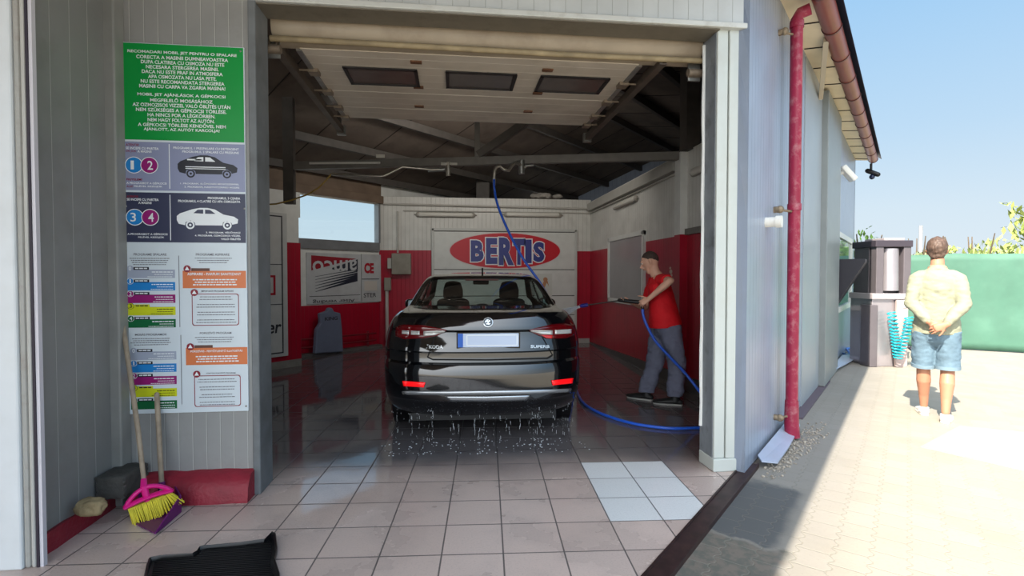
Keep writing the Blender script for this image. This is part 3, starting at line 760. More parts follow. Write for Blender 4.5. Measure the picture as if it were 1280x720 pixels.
qline(L, 'PROGRAME SPALARE', 167, 207.5, 315.2, 318.2, 0.012); qline(L, 'PROGRAME ASPIRARE', 244, 286.5, 315, 318, 0.012)
qline(L, 'MOSÁS PROGRAMOK', 167, 206.5, 415, 418.4, 0.012); qline(L, 'PORSZÍVÓ PROGRAM', 247.5, 287.5, 414, 417.4, 0.012)
for base in (320.5, 421.0):
    for k in range(4): qwords(L, 159 + k % 2 * 3, 214 - (k % 2) * 3, base + 1.5 + k * 2.6, 0.9, k + int(base), centre=True)
    for k in range(3): qwords(L, 236 + k * 4, 296 - k * 4, base + 1 + k * 2.8, 0.9, k + 40 + int(base), centre=True)
qline(L, 'IMPORTANT! PROGRAM ASPIRARE', 250, 291, 361.6, 364, 0.01); qline(L, 'FONTOS! PORSZÍVÓ PROGRAM', 255, 292, 466, 468.4, 0.01)
qrect(L, 222.2, 223.0, 318, 408); qrect(L, 223.2, 224.0, 418, 506)
for y0, n in ((368.5, 11), (473.5, 11)):
    for k in range(n): qwords(L, 243, 294, y0 + 2 + k * 3.25, 0.95, k + int(y0), centre=True) if k % 3 != 2 else None
L.build('grey_lettering', P_grey, sb)
for (x0, x1, y0, y1, s1, tri) in ((227, 307, 337, 359, 'ASPIRARE - PARFUM SANITIZANT', (233, 334.5)), (229.5, 307.5, 434.5, 456.5, 'PORSZÍVÁS - FERTŐTLENÍTŐ ILLATOSÍTÁS', (235.5, 433))):
    ob = qrect(Lt(0.001), x0, x1, y0, y1).build('orange_box', P_or, sb)
    l2 = Lt(0.003); qline(l2, s1, x0 + 6, x1 - 6, y0 + 2.5, y0 + 5.8, 0.02)
    l2.build('box_heading', P_white, ob); l2 = Lt(0.003)
    for k in range(3): qwords(l2, x0 + 6 + k * 3, x1 - 4 - k * 3, y0 + 12 + k * 3.2, 1.5, k + 77, centre=True)
    l2.build('box_lettering', P_white, ob)
    qrect(Lt(0.002), tri[0] + 5, tri[0] + 28, y0 - 3.2, y0 + 0.3).build('box_tab', pc('brown', (96, 60, 50)), ob)
def warn(x, y, par):
    u, v = q(x, y); k = SW / 151
    d = Lt(0.004).disc(u, v, 4.6 * k).build('warning_disc', P_red, par)
    l = Lt(0.005); l.poly([(u - 2.9*k, v - 1.9*k), (u + 2.9*k, v - 1.9*k), (u, v + 3.1*k)]); l.build('warning_triangle', P_white, d)
for x, y in ((233, 334.5), (241.5, 364.5), (235.5, 433), (243, 468)): warn(x, y, sb)
for (x0, x1, y0, y1) in ((238, 297.5, 366, 406.5), (239.5, 298.5, 470, 510)):
    pts = []
    for (cx_, cy_, a0) in ((x1 - 3, y0 + 3, 90), (x0 + 3, y0 + 3, 180), (x0 + 3, y1 - 3, 270), (x1 - 3, y1 - 3, 360)):
        for k in range(5):
            a = R(a0 - 90 + k * 22.5); pts.append((cx_ + 3 * math.cos(a), cy_ - 3 * math.sin(a)))
    n = len(pts); mx_, my_ = (x0 + x1) / 2, (y0 + y1) / 2
    vs = [q(*p) for p in pts] + [q(p[0] + (0.9 if p[0] < mx_ else -0.9), p[1] + (0.9 if p[1] < my_ else -0.9)) for p in pts]
    L = Lt(0.002); L.mb.add([L.P(*v) for v in vs], [(i, (i+1) % n, n + (i+1) % n, n + i) for i in range(n)])
    L.build('notice_outline', P_red, sb)
for (x, y) in ((303.5, 60), (158.6, 257), (306, 258), (305, 510.5)):
    u, v = q(x, y); mb = MB().ball((u, SY - 0.004, v), (0.007, 0.004, 0.007), 10, 6); mb.build('fixing_screw', M_galv, sb, smooth=40)

# ================================================================ broom, dustpan, mat, stone, block
M_pole = pm('bare_wood_pole', (158, 142, 122), 0.7, var=0.2, vscale=14, dirt=(110, 98, 86), damt=0.6, dscale=12)
bh = D(188, 632, 3.17)                                   # broom head centre
b_top = OP(154, 408, (0, FY - 0.05, 0), (0, 1, 0))
br = thing('broom', 'broom with pink head and yellow bristles leaning on long wooden handle', 'broom', (bh.x, bh.y, 0))
sock = D(181, 610, 3.19)
MB().tube([sock + (b_top - sock) * 0.0, sock.lerp(b_top, 0.35) + Vector((0.006,0,0)), b_top], [0.0135, 0.0145, 0.0135], 12, round_caps=True).build('handle', M_pole, br, smooth=50)
M_pink = pm('pink_plastic', (222, 30, 130), 0.35)
e0 = D(157, 634, 3.10); e1 = D(214, 613, 3.24)
ax = (e1 - e0).normalized(); dn = Vector((0, 0, -1)); dn = (dn - ax * dn.dot(ax)).normalized(); nn = ax.cross(dn)
mb = MB(); Lh = (e1 - e0).length
arc = [e0 + ax * (Lh * t) - dn * (0.075 * math.sin(math.pi * t) ** 0.8) for t in [i / 14 for i in range(15)]]
mb.tube(arc, [(0.016, 0.013)] * 15, 10, side=nn, round_caps=True)
base = [e0 + ax * (Lh * t) - dn * (0.012 * math.sin(math.pi * t)) for t in [i / 14 for i in range(15)]]
mb.tube(base, [(0.030, 0.014)] * 15, 10, side=nn, round_caps=True)
mid = e0 + ax * (Lh * 0.46)
mb.tube([mid + dn * 0.01, mid - dn * 0.08, sock + (b_top - sock).normalized() * 0.05], [0.017, 0.02, 0.016], 12)
mb.build('head', M_pink, br, smooth=50)
mb = MB(); rr_ = random.Random(5)
tipvec = dn + nn * 0.10 + ax * 0.06
for i in range(40):
    for j in range(5):
        t = (i + rr_.random() * 0.8) / 40; o_ = (j - 2) * 0.011
        p = e0 + ax * (Lh * (0.03 + 0.94 * t)) + nn * o_ + dn * 0.008
        ln = 0.125 - 0.02 * t + rr_.uniform(-0.006, 0.006)
        fl = Vector((0,0,0)) if t < 0.8 else ax * (t - 0.8) * 0.25 - dn * (t - 0.8) * 0.12
        qd = p + tipvec * ln + fl + nn * o_ * 0.9 + Vector((rr_.uniform(-.006,.006), rr_.uniform(-.006,.006), 0))
        mb.tube([p, p.lerp(qd, .5), qd], [0.0032, 0.0036, 0.003], 4)
mb.build('bristles', pm('yellow_bristle', (222, 206, 60), 0.55, var=0.15, vscale=30), br, smooth=60)
# dustpan on a stick behind the broom
dpb = G(205, 655); d_top = OP(196, 493, (0, FY - 0.04, 0), (0, 1, 0)); d_bot = D(202.5, 612, 3.34)
dp = thing('dustpan', 'purple dustpan on long wooden stick standing behind the yellow broom', 'dustpan', (dpb.x, dpb.y, 0))
MB().tube([d_bot, d_bot.lerp(d_top, 0.5), d_top], [0.0145, 0.0155, 0.015], 12, round_caps=True).build('handle', M_pole, dp, smooth=50)
M_pur = pm('purple_plastic', (96, 16, 96), 0.4, var=0.1)
a_, b_ = G(176, 662, 0.004), G(196, 668, 0.004); ctr = d_bot
c_, d_ = G(228, 636, 0.004), G(172, 644, 0.004)
mb = MB()
fl_ = [G(168, 655, .004), G(194, 668, .004), G(226, 640, .004), G(214, 622, .004), G(176, 630, .004)]
mb.prism(fl_, (0, 0, 0.006))
for i, (h0, h1) in zip(range(5), ((0, 0.004), (0.004, 0.10), (0.10, 0.12), (0.12, 0.10), (0.10, 0.0))):
    p, q_ = fl_[i], fl_[(i+1) % 5]
    if i == 0: continue
    t_ = (q_ - p).normalized(); o_ = Vector((t_.y, -t_.x, 0)) * 0.005
    mb.add([p - o_, q_ - o_, q_ + o_, p + o_, p - o_ + Vector((0,0,h0+.006)), q_ - o_ + Vector((0,0,h1+.006)), q_ + o_ + Vector((0,0,h1+.006)), p + o_ + Vector((0,0,h0+.006))], [(0,3,2,1),(4,5,6,7),(0,1,5,4),(1,2,6,5),(2,3,7,6),(3,0,4,7)])
mb.build('pan', M_pur, dp, bevel=0.002)
MB().tube([fl_[3].lerp(fl_[4], 0.3) + Vector((0,0,0.1)), d_bot, d_bot.lerp(d_top, 0.08)], [0.022, 0.022, 0.019], 12).build('socket', M_pur, dp, smooth=50)

# rubber tray mat
mt = thing('car_mat', 'black ribbed rubber car mat lying on tiles at the bottom edge', 'mat', G(260, 730))
mo = [(183, 711), (186, 703), (200, 700), (240, 697.5), (246, 694), (249, 689), (254, 687.5), (300, 683.5), (332, 679), (341, 674), (345, 676), (347, 690), (344, 704), (350, 722), (352, 780), (320, 800), (190, 800), (170, 770)]
mp = [G(x, y, 0.0) for x, y in mo]
mcen = sum(mp, Vector()) / len(mp)
vs, fs = [], []
rings = [(1.0, 0.0), (1.0, 0.022), (0.985, 0.028), (0.965, 0.022), (0.955, 0.007)]
for s_, z in rings:
    for p in mp: vs.append(Vector((mcen.x + (p.x - mcen.x) * s_, mcen.y + (p.y - mcen.y) * s_, z + (0.02 if z > 0.01 and p.y > mcen.y + 0.25 else 0))))
n = len(mp)
for i in range(len(rings) - 1):
    for j in range(n): fs.append((i*n+j, i*n+(j+1) % n, (i+1)*n+(j+1) % n, (i+1)*n+j))
fs.append(tuple(range(4*n, 5*n))); fs.append(tuple(range(n-1, -1, -1)))
MB().add(vs, fs).build('tray', pm('black_rubber', (14, 14, 17), 0.35, var=0.2, vscale=20), mt, smooth=35)
mb = MB()
x0_, x1_ = mcen.x - 0.30, mcen.x + 0.30
ins = [Vector((mcen.x + (p.x - mcen.x) * 0.93, mcen.y + (p.y - mcen.y) * 0.93, 0)) for p in mp]
ylo, yhi = min(p.y for p in ins), max(p.y for p in ins)
for k in range(80):
    y_ = ylo + 0.01 + k * 0.0175
    if y_ > yhi - 0.01: break
    xs = sorted(ins[i].x + (y_ - ins[i].y) / (ins[i-1].y - ins[i].y) * (ins[i-1].x - ins[i].x) for i in range(len(ins)) if (ins[i].y > y_) != (ins[i-1].y > y_))
    if len(xs) >= 2: mb.bar((xs[0] + .01, y_, 0.010), (xs[-1] - 0.01, y_, 0.010), 0.006, 0.007)
mb.build('ribs', pm('black_rubber', (14, 14, 17)), mt)

def rock(name, c, size, seed, mat, label, cat, rz=0.0, amp=0.14, boxy=0.0):
    r2 = random.Random(seed); bm = bmesh.new(); bmesh.ops.create_icosphere(bm, subdivisions=4, radius=1)
    for v in bm.verts:
        p = v.co.copy()
        if boxy:
            m_ = max(abs(p.x), abs(p.y), abs(p.z)); p = p.lerp(p / m_, boxy)
        k = 1 + amp * mnoise.noise(p * 1.3 + Vector((seed, 0, 0))) + amp * 0.35 * mnoise.noise(p * 4 + Vector((0, seed, 0)))
        v.co = Vector((p.x * size[0] * k, p.y * size[1] * k, p.z * size[2] * k))
    z0 = min(v.co.z for v in bm.verts)
    for v in bm.verts: v.co.z = max(v.co.z - z0, 0.012) - 0.012
    me = bpy.data.meshes.new(name); bm.to_mesh(me); bm.free()
    o = link(name, me, mat, smooth=45); o.location = c; o.rotation_euler = (0, 0, rz)
    return tag(o, label, cat)
pk = OP(107, 650, (0, 0, 0.11), (0, 0, 1))
rock('stone', Vector((-2.075, 3.20, 0.122)), (0.075, 0.045, 0.048), 4, pm('pale_stone', (150, 132, 98), 0.8, var=0.2, vscale=14, bump=0.4), 'small yellowish stone lying on the red kerb in the left recess', 'stone', amp=0.25, boxy=0.4)
blk = rock('concrete_block', (-2.095, 3.53, 0.124), (0.085, 0.13, 0.075), 9, pm('dark_concrete', (74, 72, 68), 0.85, var=0.25, vscale=9, bump=0.5, bscale=24), 'dark concrete block in the corner behind the broom', 'block', amp=0.05, boxy=0.95)

# ================================================================ raised sectional door
DZ = 3.20
def DP(px, py, z=DZ): return OP(px, py, (0, 0, z), (0, 0, 1))
gd = thing('sectional_door', 'raised cream sectional garage door with three dark windows under the ceiling', 'garage door', (0.2, 4.9, DZ))
M_gd = ribbed('door_panel_cream', (204, 194, 178), 0.155, 0.05, (232, 226, 214), 0.4, dirt=(150, 136, 116), damt=0.45, bstr=0.5, axis='Y')
gx0, gx1, gy0, gy1 = -1.14, 1.50, 3.98, 5.80
secs = [(4.10, 4.52 - 0.005), (4.52, 4.98), (4.985, 5.42), (5.425, gy1)]
wy0 = DP(600, 89).y; wy1 = DP(600, 106.5).y
for k, (ya, yb) in enumerate(((4.08, 4.955), (4.96, 5.42), (5.425, gy1))):
    MB().box((gx0, ya, DZ), (gx1, yb, DZ + 0.045)).build('door_section', M_gd, gd, bevel=0.004)
for (xa, xb, xc, xd) in ((427, 521, 431, 524), (557, 647, 558, 646), (677, 764, 674, 757)):
    a = DP(xa, 81 + (xa - 427) * .045); b = DP(xb, 85 + (xa - 427) * .045)
    x0_, x1_ = a.x, b.x
    fr_ = MB(); f_ = 0.028; ya, yb = a.y + 0.02, a.y + 0.40
    fr_.box((x0_, ya, DZ - 0.014), (x1_, ya + f_, DZ + 0.01)).box((x0_, yb - f_, DZ - 0.014), (x1_, yb, DZ + 0.01)).box((x0_, ya, DZ - 0.014), (x0_ + f_, yb, DZ + 0.01)).box((x1_ - f_, ya, DZ - 0.014), (x1_, yb, DZ + 0.01))
    wf = fr_.build('window_frame', pm('dark_frame', (34, 30, 30), 0.5), gd, bevel=0.003)
    MB().box((x0_ + f_, ya + f_, DZ - 0.006), (x1_ - f_, yb - f_, DZ - 0.002)).build('window_pane', pm('smoked_pane', (86, 78, 74), 0.25, var=0.1), wf)
# curved lower section with its rubber lip, spanning the opening
prof = [(4.10, 3.205), (4.04, 3.207), (3.99, 3.225), (3.955, 3.26), (3.94, 3.31), (3.94, 3.36), (3.97, 3.36), (3.975, 3.31), (3.99, 3.275), (4.02, 3.25), (4.05, 3.24), (4.10, 3.245)]
mb = MB().prism([(-1.30, y_, z_) for y_, z_ in prof], (3.27, 0, 0)); mb.build('bottom_section', pm('door_brown_cream', (158, 145, 126), 0.4, var=0.1, vscale=4, dirt=(110, 92, 74), damt=0.5), gd, smooth=50)
mb = MB().tube([(-1.31, 3.965, 3.215), (0.3, 3.965, 3.205), (1.0, 3.965, 3.20), (1.97, 3.965, 3.205)], 0.022, 10); mb.build('rubber_lip', pm('worn_rubber', (150, 134, 104), 0.6, var=0.25, vscale=9), gd, smooth=50)
mb = MB()
for px, py in ((520, 77), (523, 108.5), (524, 132.5), (684.5, 87), (672, 116), (660, 139)):
    p = DP(px, py); mb2 = MB().box((p.x - 0.045, p.y - 0.025, DZ - 0.012), (p.x + 0.045, p.y + 0.025, DZ + 0.002)); mb2.build('hinge', pm('rusty_hinge', (104, 70, 48), 0.6, var=0.3, vscale=30), gd, bevel=0.003)
for sx_ in (gx0, gx1):
    mb = MB(); mb.box((sx_ - 0.03 if sx_ < 0 else sx_ - 0.01, 4.1, DZ - 0.01), (sx_ + 0.01 if sx_ < 0 else sx_ + 0.03, gy1, DZ + 0.05)); mb.build('edge_strip', M_galv, gd)
    for yy in (4.5, 4.97, 5.42, 5.75):
        s_ = -1 if sx_ < 0 else 1
        MB().box((sx_ - 0.04, yy - 0.05, DZ - 0.03), (sx_ + 0.04, yy + 0.05, DZ + 0.01)).tube([(sx_, yy, DZ + 0.0), (sx_ + s_ * 0.12, yy, DZ + 0.0)], 0.01, 8).build('roller_bracket', pm('worn_zinc', (142, 128, 112), 0.5, 0.4, var=0.2, vscale=20), gd)
for sx_, nm, lb in ((-1.30, 'door_track', 'dark steel door track running back on the left of the raised door'), (1.66, 'door_track', 'dark steel door track running back on the right of the raised door')):
    t_ = thing(nm, lb, 'door track', (sx_, 5, 3.2))
    MB().box((sx_ - 0.03, 3.98, 3.17), (sx_ + 0.03, 6.35, 3.18)).box((sx_ - 0.03, 3.98, 3.18), (sx_ - 0.022, 6.35, 3.24)).box((sx_ + 0.022, 3.98, 3.18), (sx_ + 0.03, 6.35, 3.24)).build('rail', pm('track_steel', (96, 86, 76), 0.5, 0.3, var=0.2), t_)
    MB().box((sx_ - 0.02, 6.2, 3.24), (sx_ + 0.02, 6.24, roof_z((sx_, 6.2)) )).build('hanger', M_steel_dark, t_)
    MB().box((sx_ - 0.05, 6.30, 3.15), (sx_ + 0.05, 6.36, 3.26)).build('end_stop', M_galv, t_)
# spring bracket lumps at either end of the header
for px, py, lb in ((341, 62, 'galvanised door spring bracket at the left end of the header'), (868, 92, 'galvanised door spring bracket at the right end of the header')):
    p = OP(px, py, (0, 4.02, 0), (0, 1, 0)); b_ = thing('spring_bracket', lb, 'bracket', p)
    mb = MB().box((p.x - 0.05, p.y, p.z - 0.06), (p.x + 0.05, p.y + 0.02, p.z + 0.09)); mb.build('plate', M_galv, b_, bevel=0.004)
    MB().tube([(p.x - 0.06, p.y - 0.01, p.z), (p.x + 0.06, p.y - 0.01, p.z)], 0.032, 14).build('drum', pm('worn_zinc', (142, 128, 112)), b_, smooth=40)

# ================================================================ back door with the oval emblem
BY = 11.2
bd = thing('workshop_door', 'white sectional door in the back wall with red oval sign', 'garage door', (1.13, BY, 0))
M_bd = pm('door_white', (206, 206, 200), 0.4, var=0.04, dirt=(150, 146, 138), damt=0.25)
zs = [0.02, 0.63, 1.05, 1.62, 2.44]
for k in range(4): MB().box((BX1, BY - 0.035, zs[k] + 0.008), (BX2, BY + 0.05, zs[k+1] - 0.008)).build('door_section', M_bd, bd, bevel=0.004)
MB().box((BX1 - 0.01, BY - 0.02, 0.0), (BX2 + 0.01, BY + 0.04, 2.45)).build('seam_backing', pm('seam_dark', (70, 68, 66), 0.7), bd)
mb = MB(); f_ = 0.05
mb.box((BX1 - f_, BY - 0.04, 0), (BX1, BY + 0.02, 2.5)).box((BX2, BY - 0.04, 0), (BX2 + f_, BY + 0.02, 2.5)).box((BX1 - f_, BY - 0.04, 2.45), (BX2 + f_, BY + 0.02, 2.5))
mb.build('door_frame', pm('pale_frame', (190, 190, 184), 0.45, var=0.05), bd, bevel=0.004)
def B2(px, py): p = OP(px, py, (0, BY - 0.035, 0), (0, 1, 0)); return p.x, p.z
def BLt(l): return Lettering((0, BY - 0.035, 0), (1, 0, 0), (0, 0, 1), l)
c_ = B2(632, 313.5); e_ = B2(700, 313.5); t_ = B2(632, 291.5)
rw, rh = e_[0] - c_[0], t_[1] - c_[1]
ov = BLt(0.002).disc(c_[0], c_[1], rw + 0.02, rh + 0.02, 64).build('emblem_rim', pc('oval_rim', (206, 190, 186)), bd)
BLt(0.004).disc(c_[0], c_[1], rw, rh, 64).build('emblem_oval', pc('oval_red', (190, 22, 38)), ov)
# each letter: x0, x1, top, bottom in the photo
lets = [('B', 588.5, 604.5, 300.5, 327), ('E', 607.5, 621.5, 297.5, 330), ('R', 623.5, 642.5, 297, 331.5), ('T', 641.5, 655.5, 298.5, 331), ('I', 656.5, 664.5, 299.5, 329), ('S', 666.5, 680.5, 302.5, 327.5)]
lw, lb_ = BLt(0.006), BLt(0.009)
for ch, x0, x1, y0, y1 in lets:
    a = B2(x0, y1); b = B2(x1, y0)
    for L, g, bo in ((lw, 0.022, 0.085), (lb_, 0.0, 0.055)):
        L.line(ch, a[0] - g, b[0] + g, a[1] - g, b[1] + g, bo)
lw.build('letter_outline', pc('letter_white', (226, 224, 226)), ov); lb_.build('emblem_letters', pc('letter_blue', (52, 58, 128)), ov)
# notice by the right edge of that door
n0 = B2(671, 372); n1 = B2(690, 342)
nt_ = thing('notice', 'small pale notice with orange drawing on the white back door', 'notice', (n0[0], BY, n0[1]))
MB().box((n0[0], BY - 0.042, n0[1]), (n1[0], BY - 0.0355, n1[1])).build('sheet', pc('sheet', (196, 196, 188)), nt_)
L = Lettering((0, BY - 0.042, 0), (1, 0, 0), (0, 0, 1), 0.002); mx_ = (n0[0] + n1[0]) / 2 + 0.02
L.disc(mx_, n1[1] - 0.13, 0.05); L.poly([(mx_ - 0.09, n1[1] - 0.3), (mx_ - 0.02, n1[1] - 0.32), (mx_ + 0.03, n1[1] - 0.2), (mx_ + 0.08, n1[1] - 0.28), (mx_ + 0.05, n1[1] - 0.16), (mx_ - 0.04, n1[1] - 0.17)])
L.build('drawing', pc('ochre', (176, 124, 88)), nt_)

# fluorescent tubes, conduits
def lamp_fix(p, q, label, out):
    p, q = Vector(p), Vector(q); o_ = Vector(out)
    t = thing('fluorescent_lamp', label, 'lamp', (p + q) / 2, 0, 'long fluorescent wall lamps')
    MB().tube([p + o_ * 0.03, q + o_ * 0.03], [(0.035, 0.055)] * 2, 14, side=o_, round_caps=True).build('housing', pm('lamp_grey', (158, 152, 142), 0.45, var=0.08), t, smooth=50)
    MB().tube([p.lerp(q, 0.04) + o_ * 0.05, p.lerp(q, 0.96) + o_ * 0.05], [(0.032, 0.045)] * 2, 14, side=o_, round_caps=True).build('diffuser', pm('lamp_diffuser', (206, 202, 192), 0.3), t, smooth=50)
    d = (q - p).normalized()
    for e in (p - d * 0.04, q + d * 0.04): MB().tube([e + o_ * 0.03 - d * 0.03, e + o_ * 0.03 + d * 0.03], 0.012, 8).build('end_cap', pm('lamp_grey', (158, 152, 142)), t)
a, b = B2(522, 268), B2(592, 269); lamp_fix((a[0], BY - 0.12, a[1]), (b[0], BY - 0.12, b[1]), 'fluorescent lamp on the back wall, left of the oval sign', (0, -1, 0)) if False else None
a, b = B2(522, 268), B2(592, 268); lamp_fix((a[0], BY - 0.001, a[1]), (b[0], BY - 0.001, a[1]), 'long fluorescent lamp on back wall, nearer the sky window', (0, -1, 0))
a, b = B2(632, 268), B2(700, 269); lamp_fix((a[0], BY - 0.001, a[1]), (b[0], BY - 0.001, a[1]), 'long fluorescent lamp on back wall, above the right of the oval sign', (0, -1, 0))
a, b = OP(770, 259, (3.03, 0, 0), (1, 0, 0)), OP(797, 243, (3.03, 0, 0), (1, 0, 0)); lamp_fix((3.029, a.y, a.z), (3.029, b.y, a.z), 'long fluorescent lamp on right wall above the grey window', (-1, 0, 0))
a = OP(869, 216, (3.03, 0, 0), (1, 0, 0)); lamp_fix((3.029, a.y, a.z), (3.029, a.y - 0.9, a.z), 'long fluorescent lamp on right wall, half hidden by the door edge', (-1, 0, 0))
M_pipe = pm('painted_pipe', (176, 172, 164), 0.45, var=0.08)
def pipe(label, pts, r, mat=M_pipe, cat='pipe', name='conduit_pipe', grp=None):
    o = MB().tube(pts, r, 10).build(name, mat, smooth=50); return tag(o, label, cat, grp)
zt = B2(600, 259)[1]
pipe('pale pipe along top of the back wall turning onto the right wall', [(-1.45, BY - 0.03, zt + .04), (2.9, BY - 0.03, zt), (2.97, BY - 0.06, zt), (2.99, BY - 0.2, zt), (2.99, 6.75, zt)], 0.022)
zt2 = B2(600, 264.5)[1]
pipe('thin pale pipe on back wall just below the larger pipe', [(-1.05, BY - 0.02, zt2), (2.92, BY - 0.02, zt2), (3.0, BY - 0.1, zt2), (3.0, 6.7, zt2)], 0.012)
a, b = B2(497, 264), B2(500, 316)
pipe('upright pale pipe down the back wall to the grey junction box', [(a[0], BY - 0.03, a[1]), (a[0], BY - 0.03, b[1])], 0.02)
# trunking on top of the right wall
tk = MB().box((2.93, 6.7, 2.90), (3.03, 11.15, 3.06)).build('cable_trunk', pm('trunk_grey', (170, 168, 160), 0.5, var=0.06), bevel=0.008); tag(tk, 'long grey cable trunking along top of the right wall', 'trunking')
# junction boxes
a, b = B2(489, 343), B2(514, 317)
jb = thing('junction_box', 'grey metal box mounted on the red back wall beside the corner', 'box', (a[0], BY, a[1]))
MB().box((a[0] + 0.02, BY - 0.14, a[1]), (b[0], BY, b[1])).build('housing', pm('box_grey', (140, 134, 122), 0.55, var=0.12, dirt=(100, 92, 80), damt=0.5), jb, bevel=0.01)
MB().box((a[0] - 0.07, BY - 0.10, a[1] + 0.12), (a[0] + 0.03, BY - 0.01, b[1] - 0.1)).build('side_cover', pm('box_white', (176, 174, 166), 0.5), jb, bevel=0.01)
a, b = B2(482, 363), B2(489, 350)
vb = thing('valve_box', 'small grey box on pipe below the junction box in corner', 'box', (a[0], BY, a[1]))
MB().box((a[0] - .02, BY - 0.12, a[1]), (b[0], BY - 0.01, b[1] + 0.05)).build('housing', pm('box_grey', (140, 134, 122)), vb, bevel=0.01)
MB().tube([(a[0] + .03, BY - 0.06, a[1]), (a[0] + .03, BY - 0.06, 0.0)], 0.035, 12).build('down_pipe', pm('pipe_pale', (186, 178, 172), 0.45), vb, smooth=40)
# low red pipe rail
rl = thing('pipe_rail', 'low red pipe rail along the foot of the slanting left wall', 'pipe rail', DW(2, 0.2, 0.1))
mb = MB().tube([DW(0.2, 0.30, 0.14), DW(2.6, 0.34, 0.14)], 0.018, 10).tube([DW(0.2, 0.16, 0.14), DW(2.6, 0.18, 0.14)], 0.018, 10); mb.build('rails', pm('rail_red', (120, 20, 34), 0.45, var=0.2), rl, smooth=40)
for t in (0.4, 2.4): MB().box(tuple(DW(t, 0, 0.13) - Vector((.02, .02, 0))), tuple(DW(t, 0.36, 0.13) + Vector((.02, .02, 0)))).build('post', pm('rail_red', (120, 20, 34)), rl)

# ================================================================ signboards on the slanting wall (old panels, some fixed upside down)
wo = DW(0, 0, 0.002); wex = U.copy(); wey = Vector((0, 0, 1))           # u counted from the corner, negative towards the viewer
def WQ(px, py, off=0.03): p = OP(px, py, DW(0, 0, off), n_in); return (p - DW(0, 0, 0)).dot(U), p.z
def board(name, label, px0, px1, py_t, py_b, off=0.03, col=(188, 190, 190)):
    a = WQ(px0, py_b, off); b = WQ(px1, py_t, off)
    t = thing(name, label, 'sign', DW(-a[0], a[1], off))
    mb = MB(); mb.prism([DW(-a[0], a[1], 0.001), DW(-b[0], a[1], 0.001), DW(-b[0], a[1], off), DW(-a[0], a[1], off)], (0, 0, b[1] - a[1]))
    mb.build('panel', pm('old_sign_%d' % col[0], col, 0.4, var=0.05, dirt=(140, 136, 128), damt=0.35), t, bevel=0.003)
    L = lambda l=0.003: Lettering(DW(0, 0, off), U, wey, l)
    return t, a, b, L
t, a, b, L = board('old_signboard', 'white signboard fixed upside down with red and black striped emblem', 384, 451, 318, 380.5)
W_, H_ = b[0] - a[0], b[1] - a[1]
def uv(x, y): return a[0] + (x - 110) / (650 - 110) * W_, b[1] - (y - 165) / (640 - 165) * H_
l = L(0.002)
l.poly([uv(150,190), uv(600,210), uv(150,330)]); l.build('emblem_red', pc('emblem_red', (146, 26, 42)), t)
l = L(0.003); l.poly([uv(615,215), uv(615,330), uv(400,330), uv(330,310)])
for k in range(6):
    x0 = 185; y0 = 385 + k * 28; y1 = 330 + k * 14; th = 4 + k * 2.2
    l.poly([uv(x0, y0), uv(612, y1 - 20 + k * 4), uv(612, y1 - 20 + k * 4 + th * 2.2), uv(x0, y0 + 3)])
l.build('emblem_black', pc('emblem_black', (38, 44, 58)), t)
l = L(0.006); p0, p1 = uv(160, 348), uv(602, 218); l.line('amco', p0[0], p1[0], p0[1] - 0.0, p1[1], 0.015, flip=True, warp=lambda a_, b_: (a_, 0.82 * b_ + 0.18 * a_)); l.build('emblem_letters', pc('emblem_white', (190, 192, 192)), t)
l = L(0.003); p0, p1 = uv(160, 640), uv(580, 598); l.line('Alser vending', p0[0], p1[0], p0[1], p1[1], 0.01, flip=True)
p0, p1 = uv(130, 572), uv(640, 567); l.rect(p0[0], p1[0], p0[1], p1[1]); l.build('small_lettering', pc('sign_dark', (48, 48, 54)), t)
t, a, b, L = board('old_signboard', 'narrow white signboard reading STER beside the striped emblem board', 452.5, 476, 318.5, 378)
W_, H_ = b[0] - a[0], b[1] - a[1]
l = L(); l.line('CE', a[0] + W_ * .12, a[0] + W_ * .62, b[1] - H_ * .40, b[1] - H_ * .18, 0.05); l.build('red_lettering', pc('sign_red', (170, 28, 44)), t)
l = L(); l.line('STER', a[0] + W_ * .08, a[0] + W_ * .74, b[1] - H_ * .90, b[1] - H_ * .81, 0.01); l.rect(a[0], a[0] + W_ * .9, b[1] - H_ * .525, b[1] - H_ * .51); l.build('dark_lettering', pc('sign_dark', (48, 48, 54)), t)
l = L(); l.rect(a[0] + W_ * .12, a[0] + W_ * .78, b[1] - H_ * .76, b[1] - H_ * .56); l.build('pale_label', pc('pale_label', (200, 194, 184)), t)
# board on the stub wall
so = 0.035
def SWp(t, z=0, off=0): return S1 - U * t + n_in * off + Vector((0, 0, z))
def SQ(px, py): p = OP(px, py, SWp(0, 0, so), n_in); return (p - S1).dot(U), p.z
a, b = SQ(300, 450), SQ(358.5, 267); a = (a[0], 0.2)
t = thing('advertising_board', 'tall white advertising board on the red end wall at left', 'sign', SWp(-b[0], 0.2, so))
MB().prism([S1 + U * a[0] + Vector((0,0,a[1])), S1 + U * b[0] + Vector((0,0,a[1])), S1 + U * b[0] + n_in * so + Vector((0,0,a[1])), S1 + U * a[0] + n_in * so + Vector((0,0,a[1]))], (0, 0, b[1] - a[1])).build('panel', pm('old_sign_190', (190, 190, 186), 0.4, var=0.05), t, bevel=0.004)
L = Lettering(SWp(0, 0, so), U, wey, 0.003)
iu, iv0, iv1 = SQ(353, 300)[0], SQ(340, 443)[1], SQ(353, 270)[1]
for (u0, u1, v0, v1) in ((a[0], iu, iv1 - .02, iv1), (iu - .02, iu, iv0, iv1), (a[0], iu, iv0, iv0 + .02), (a[0], iu, SQ(345, 331)[1], SQ(345, 331)[1] + .012), (a[0], iu, SQ(345, 381)[1], SQ(345, 381)[1] + .012)): L.rect(u0, u1, v0, v1)
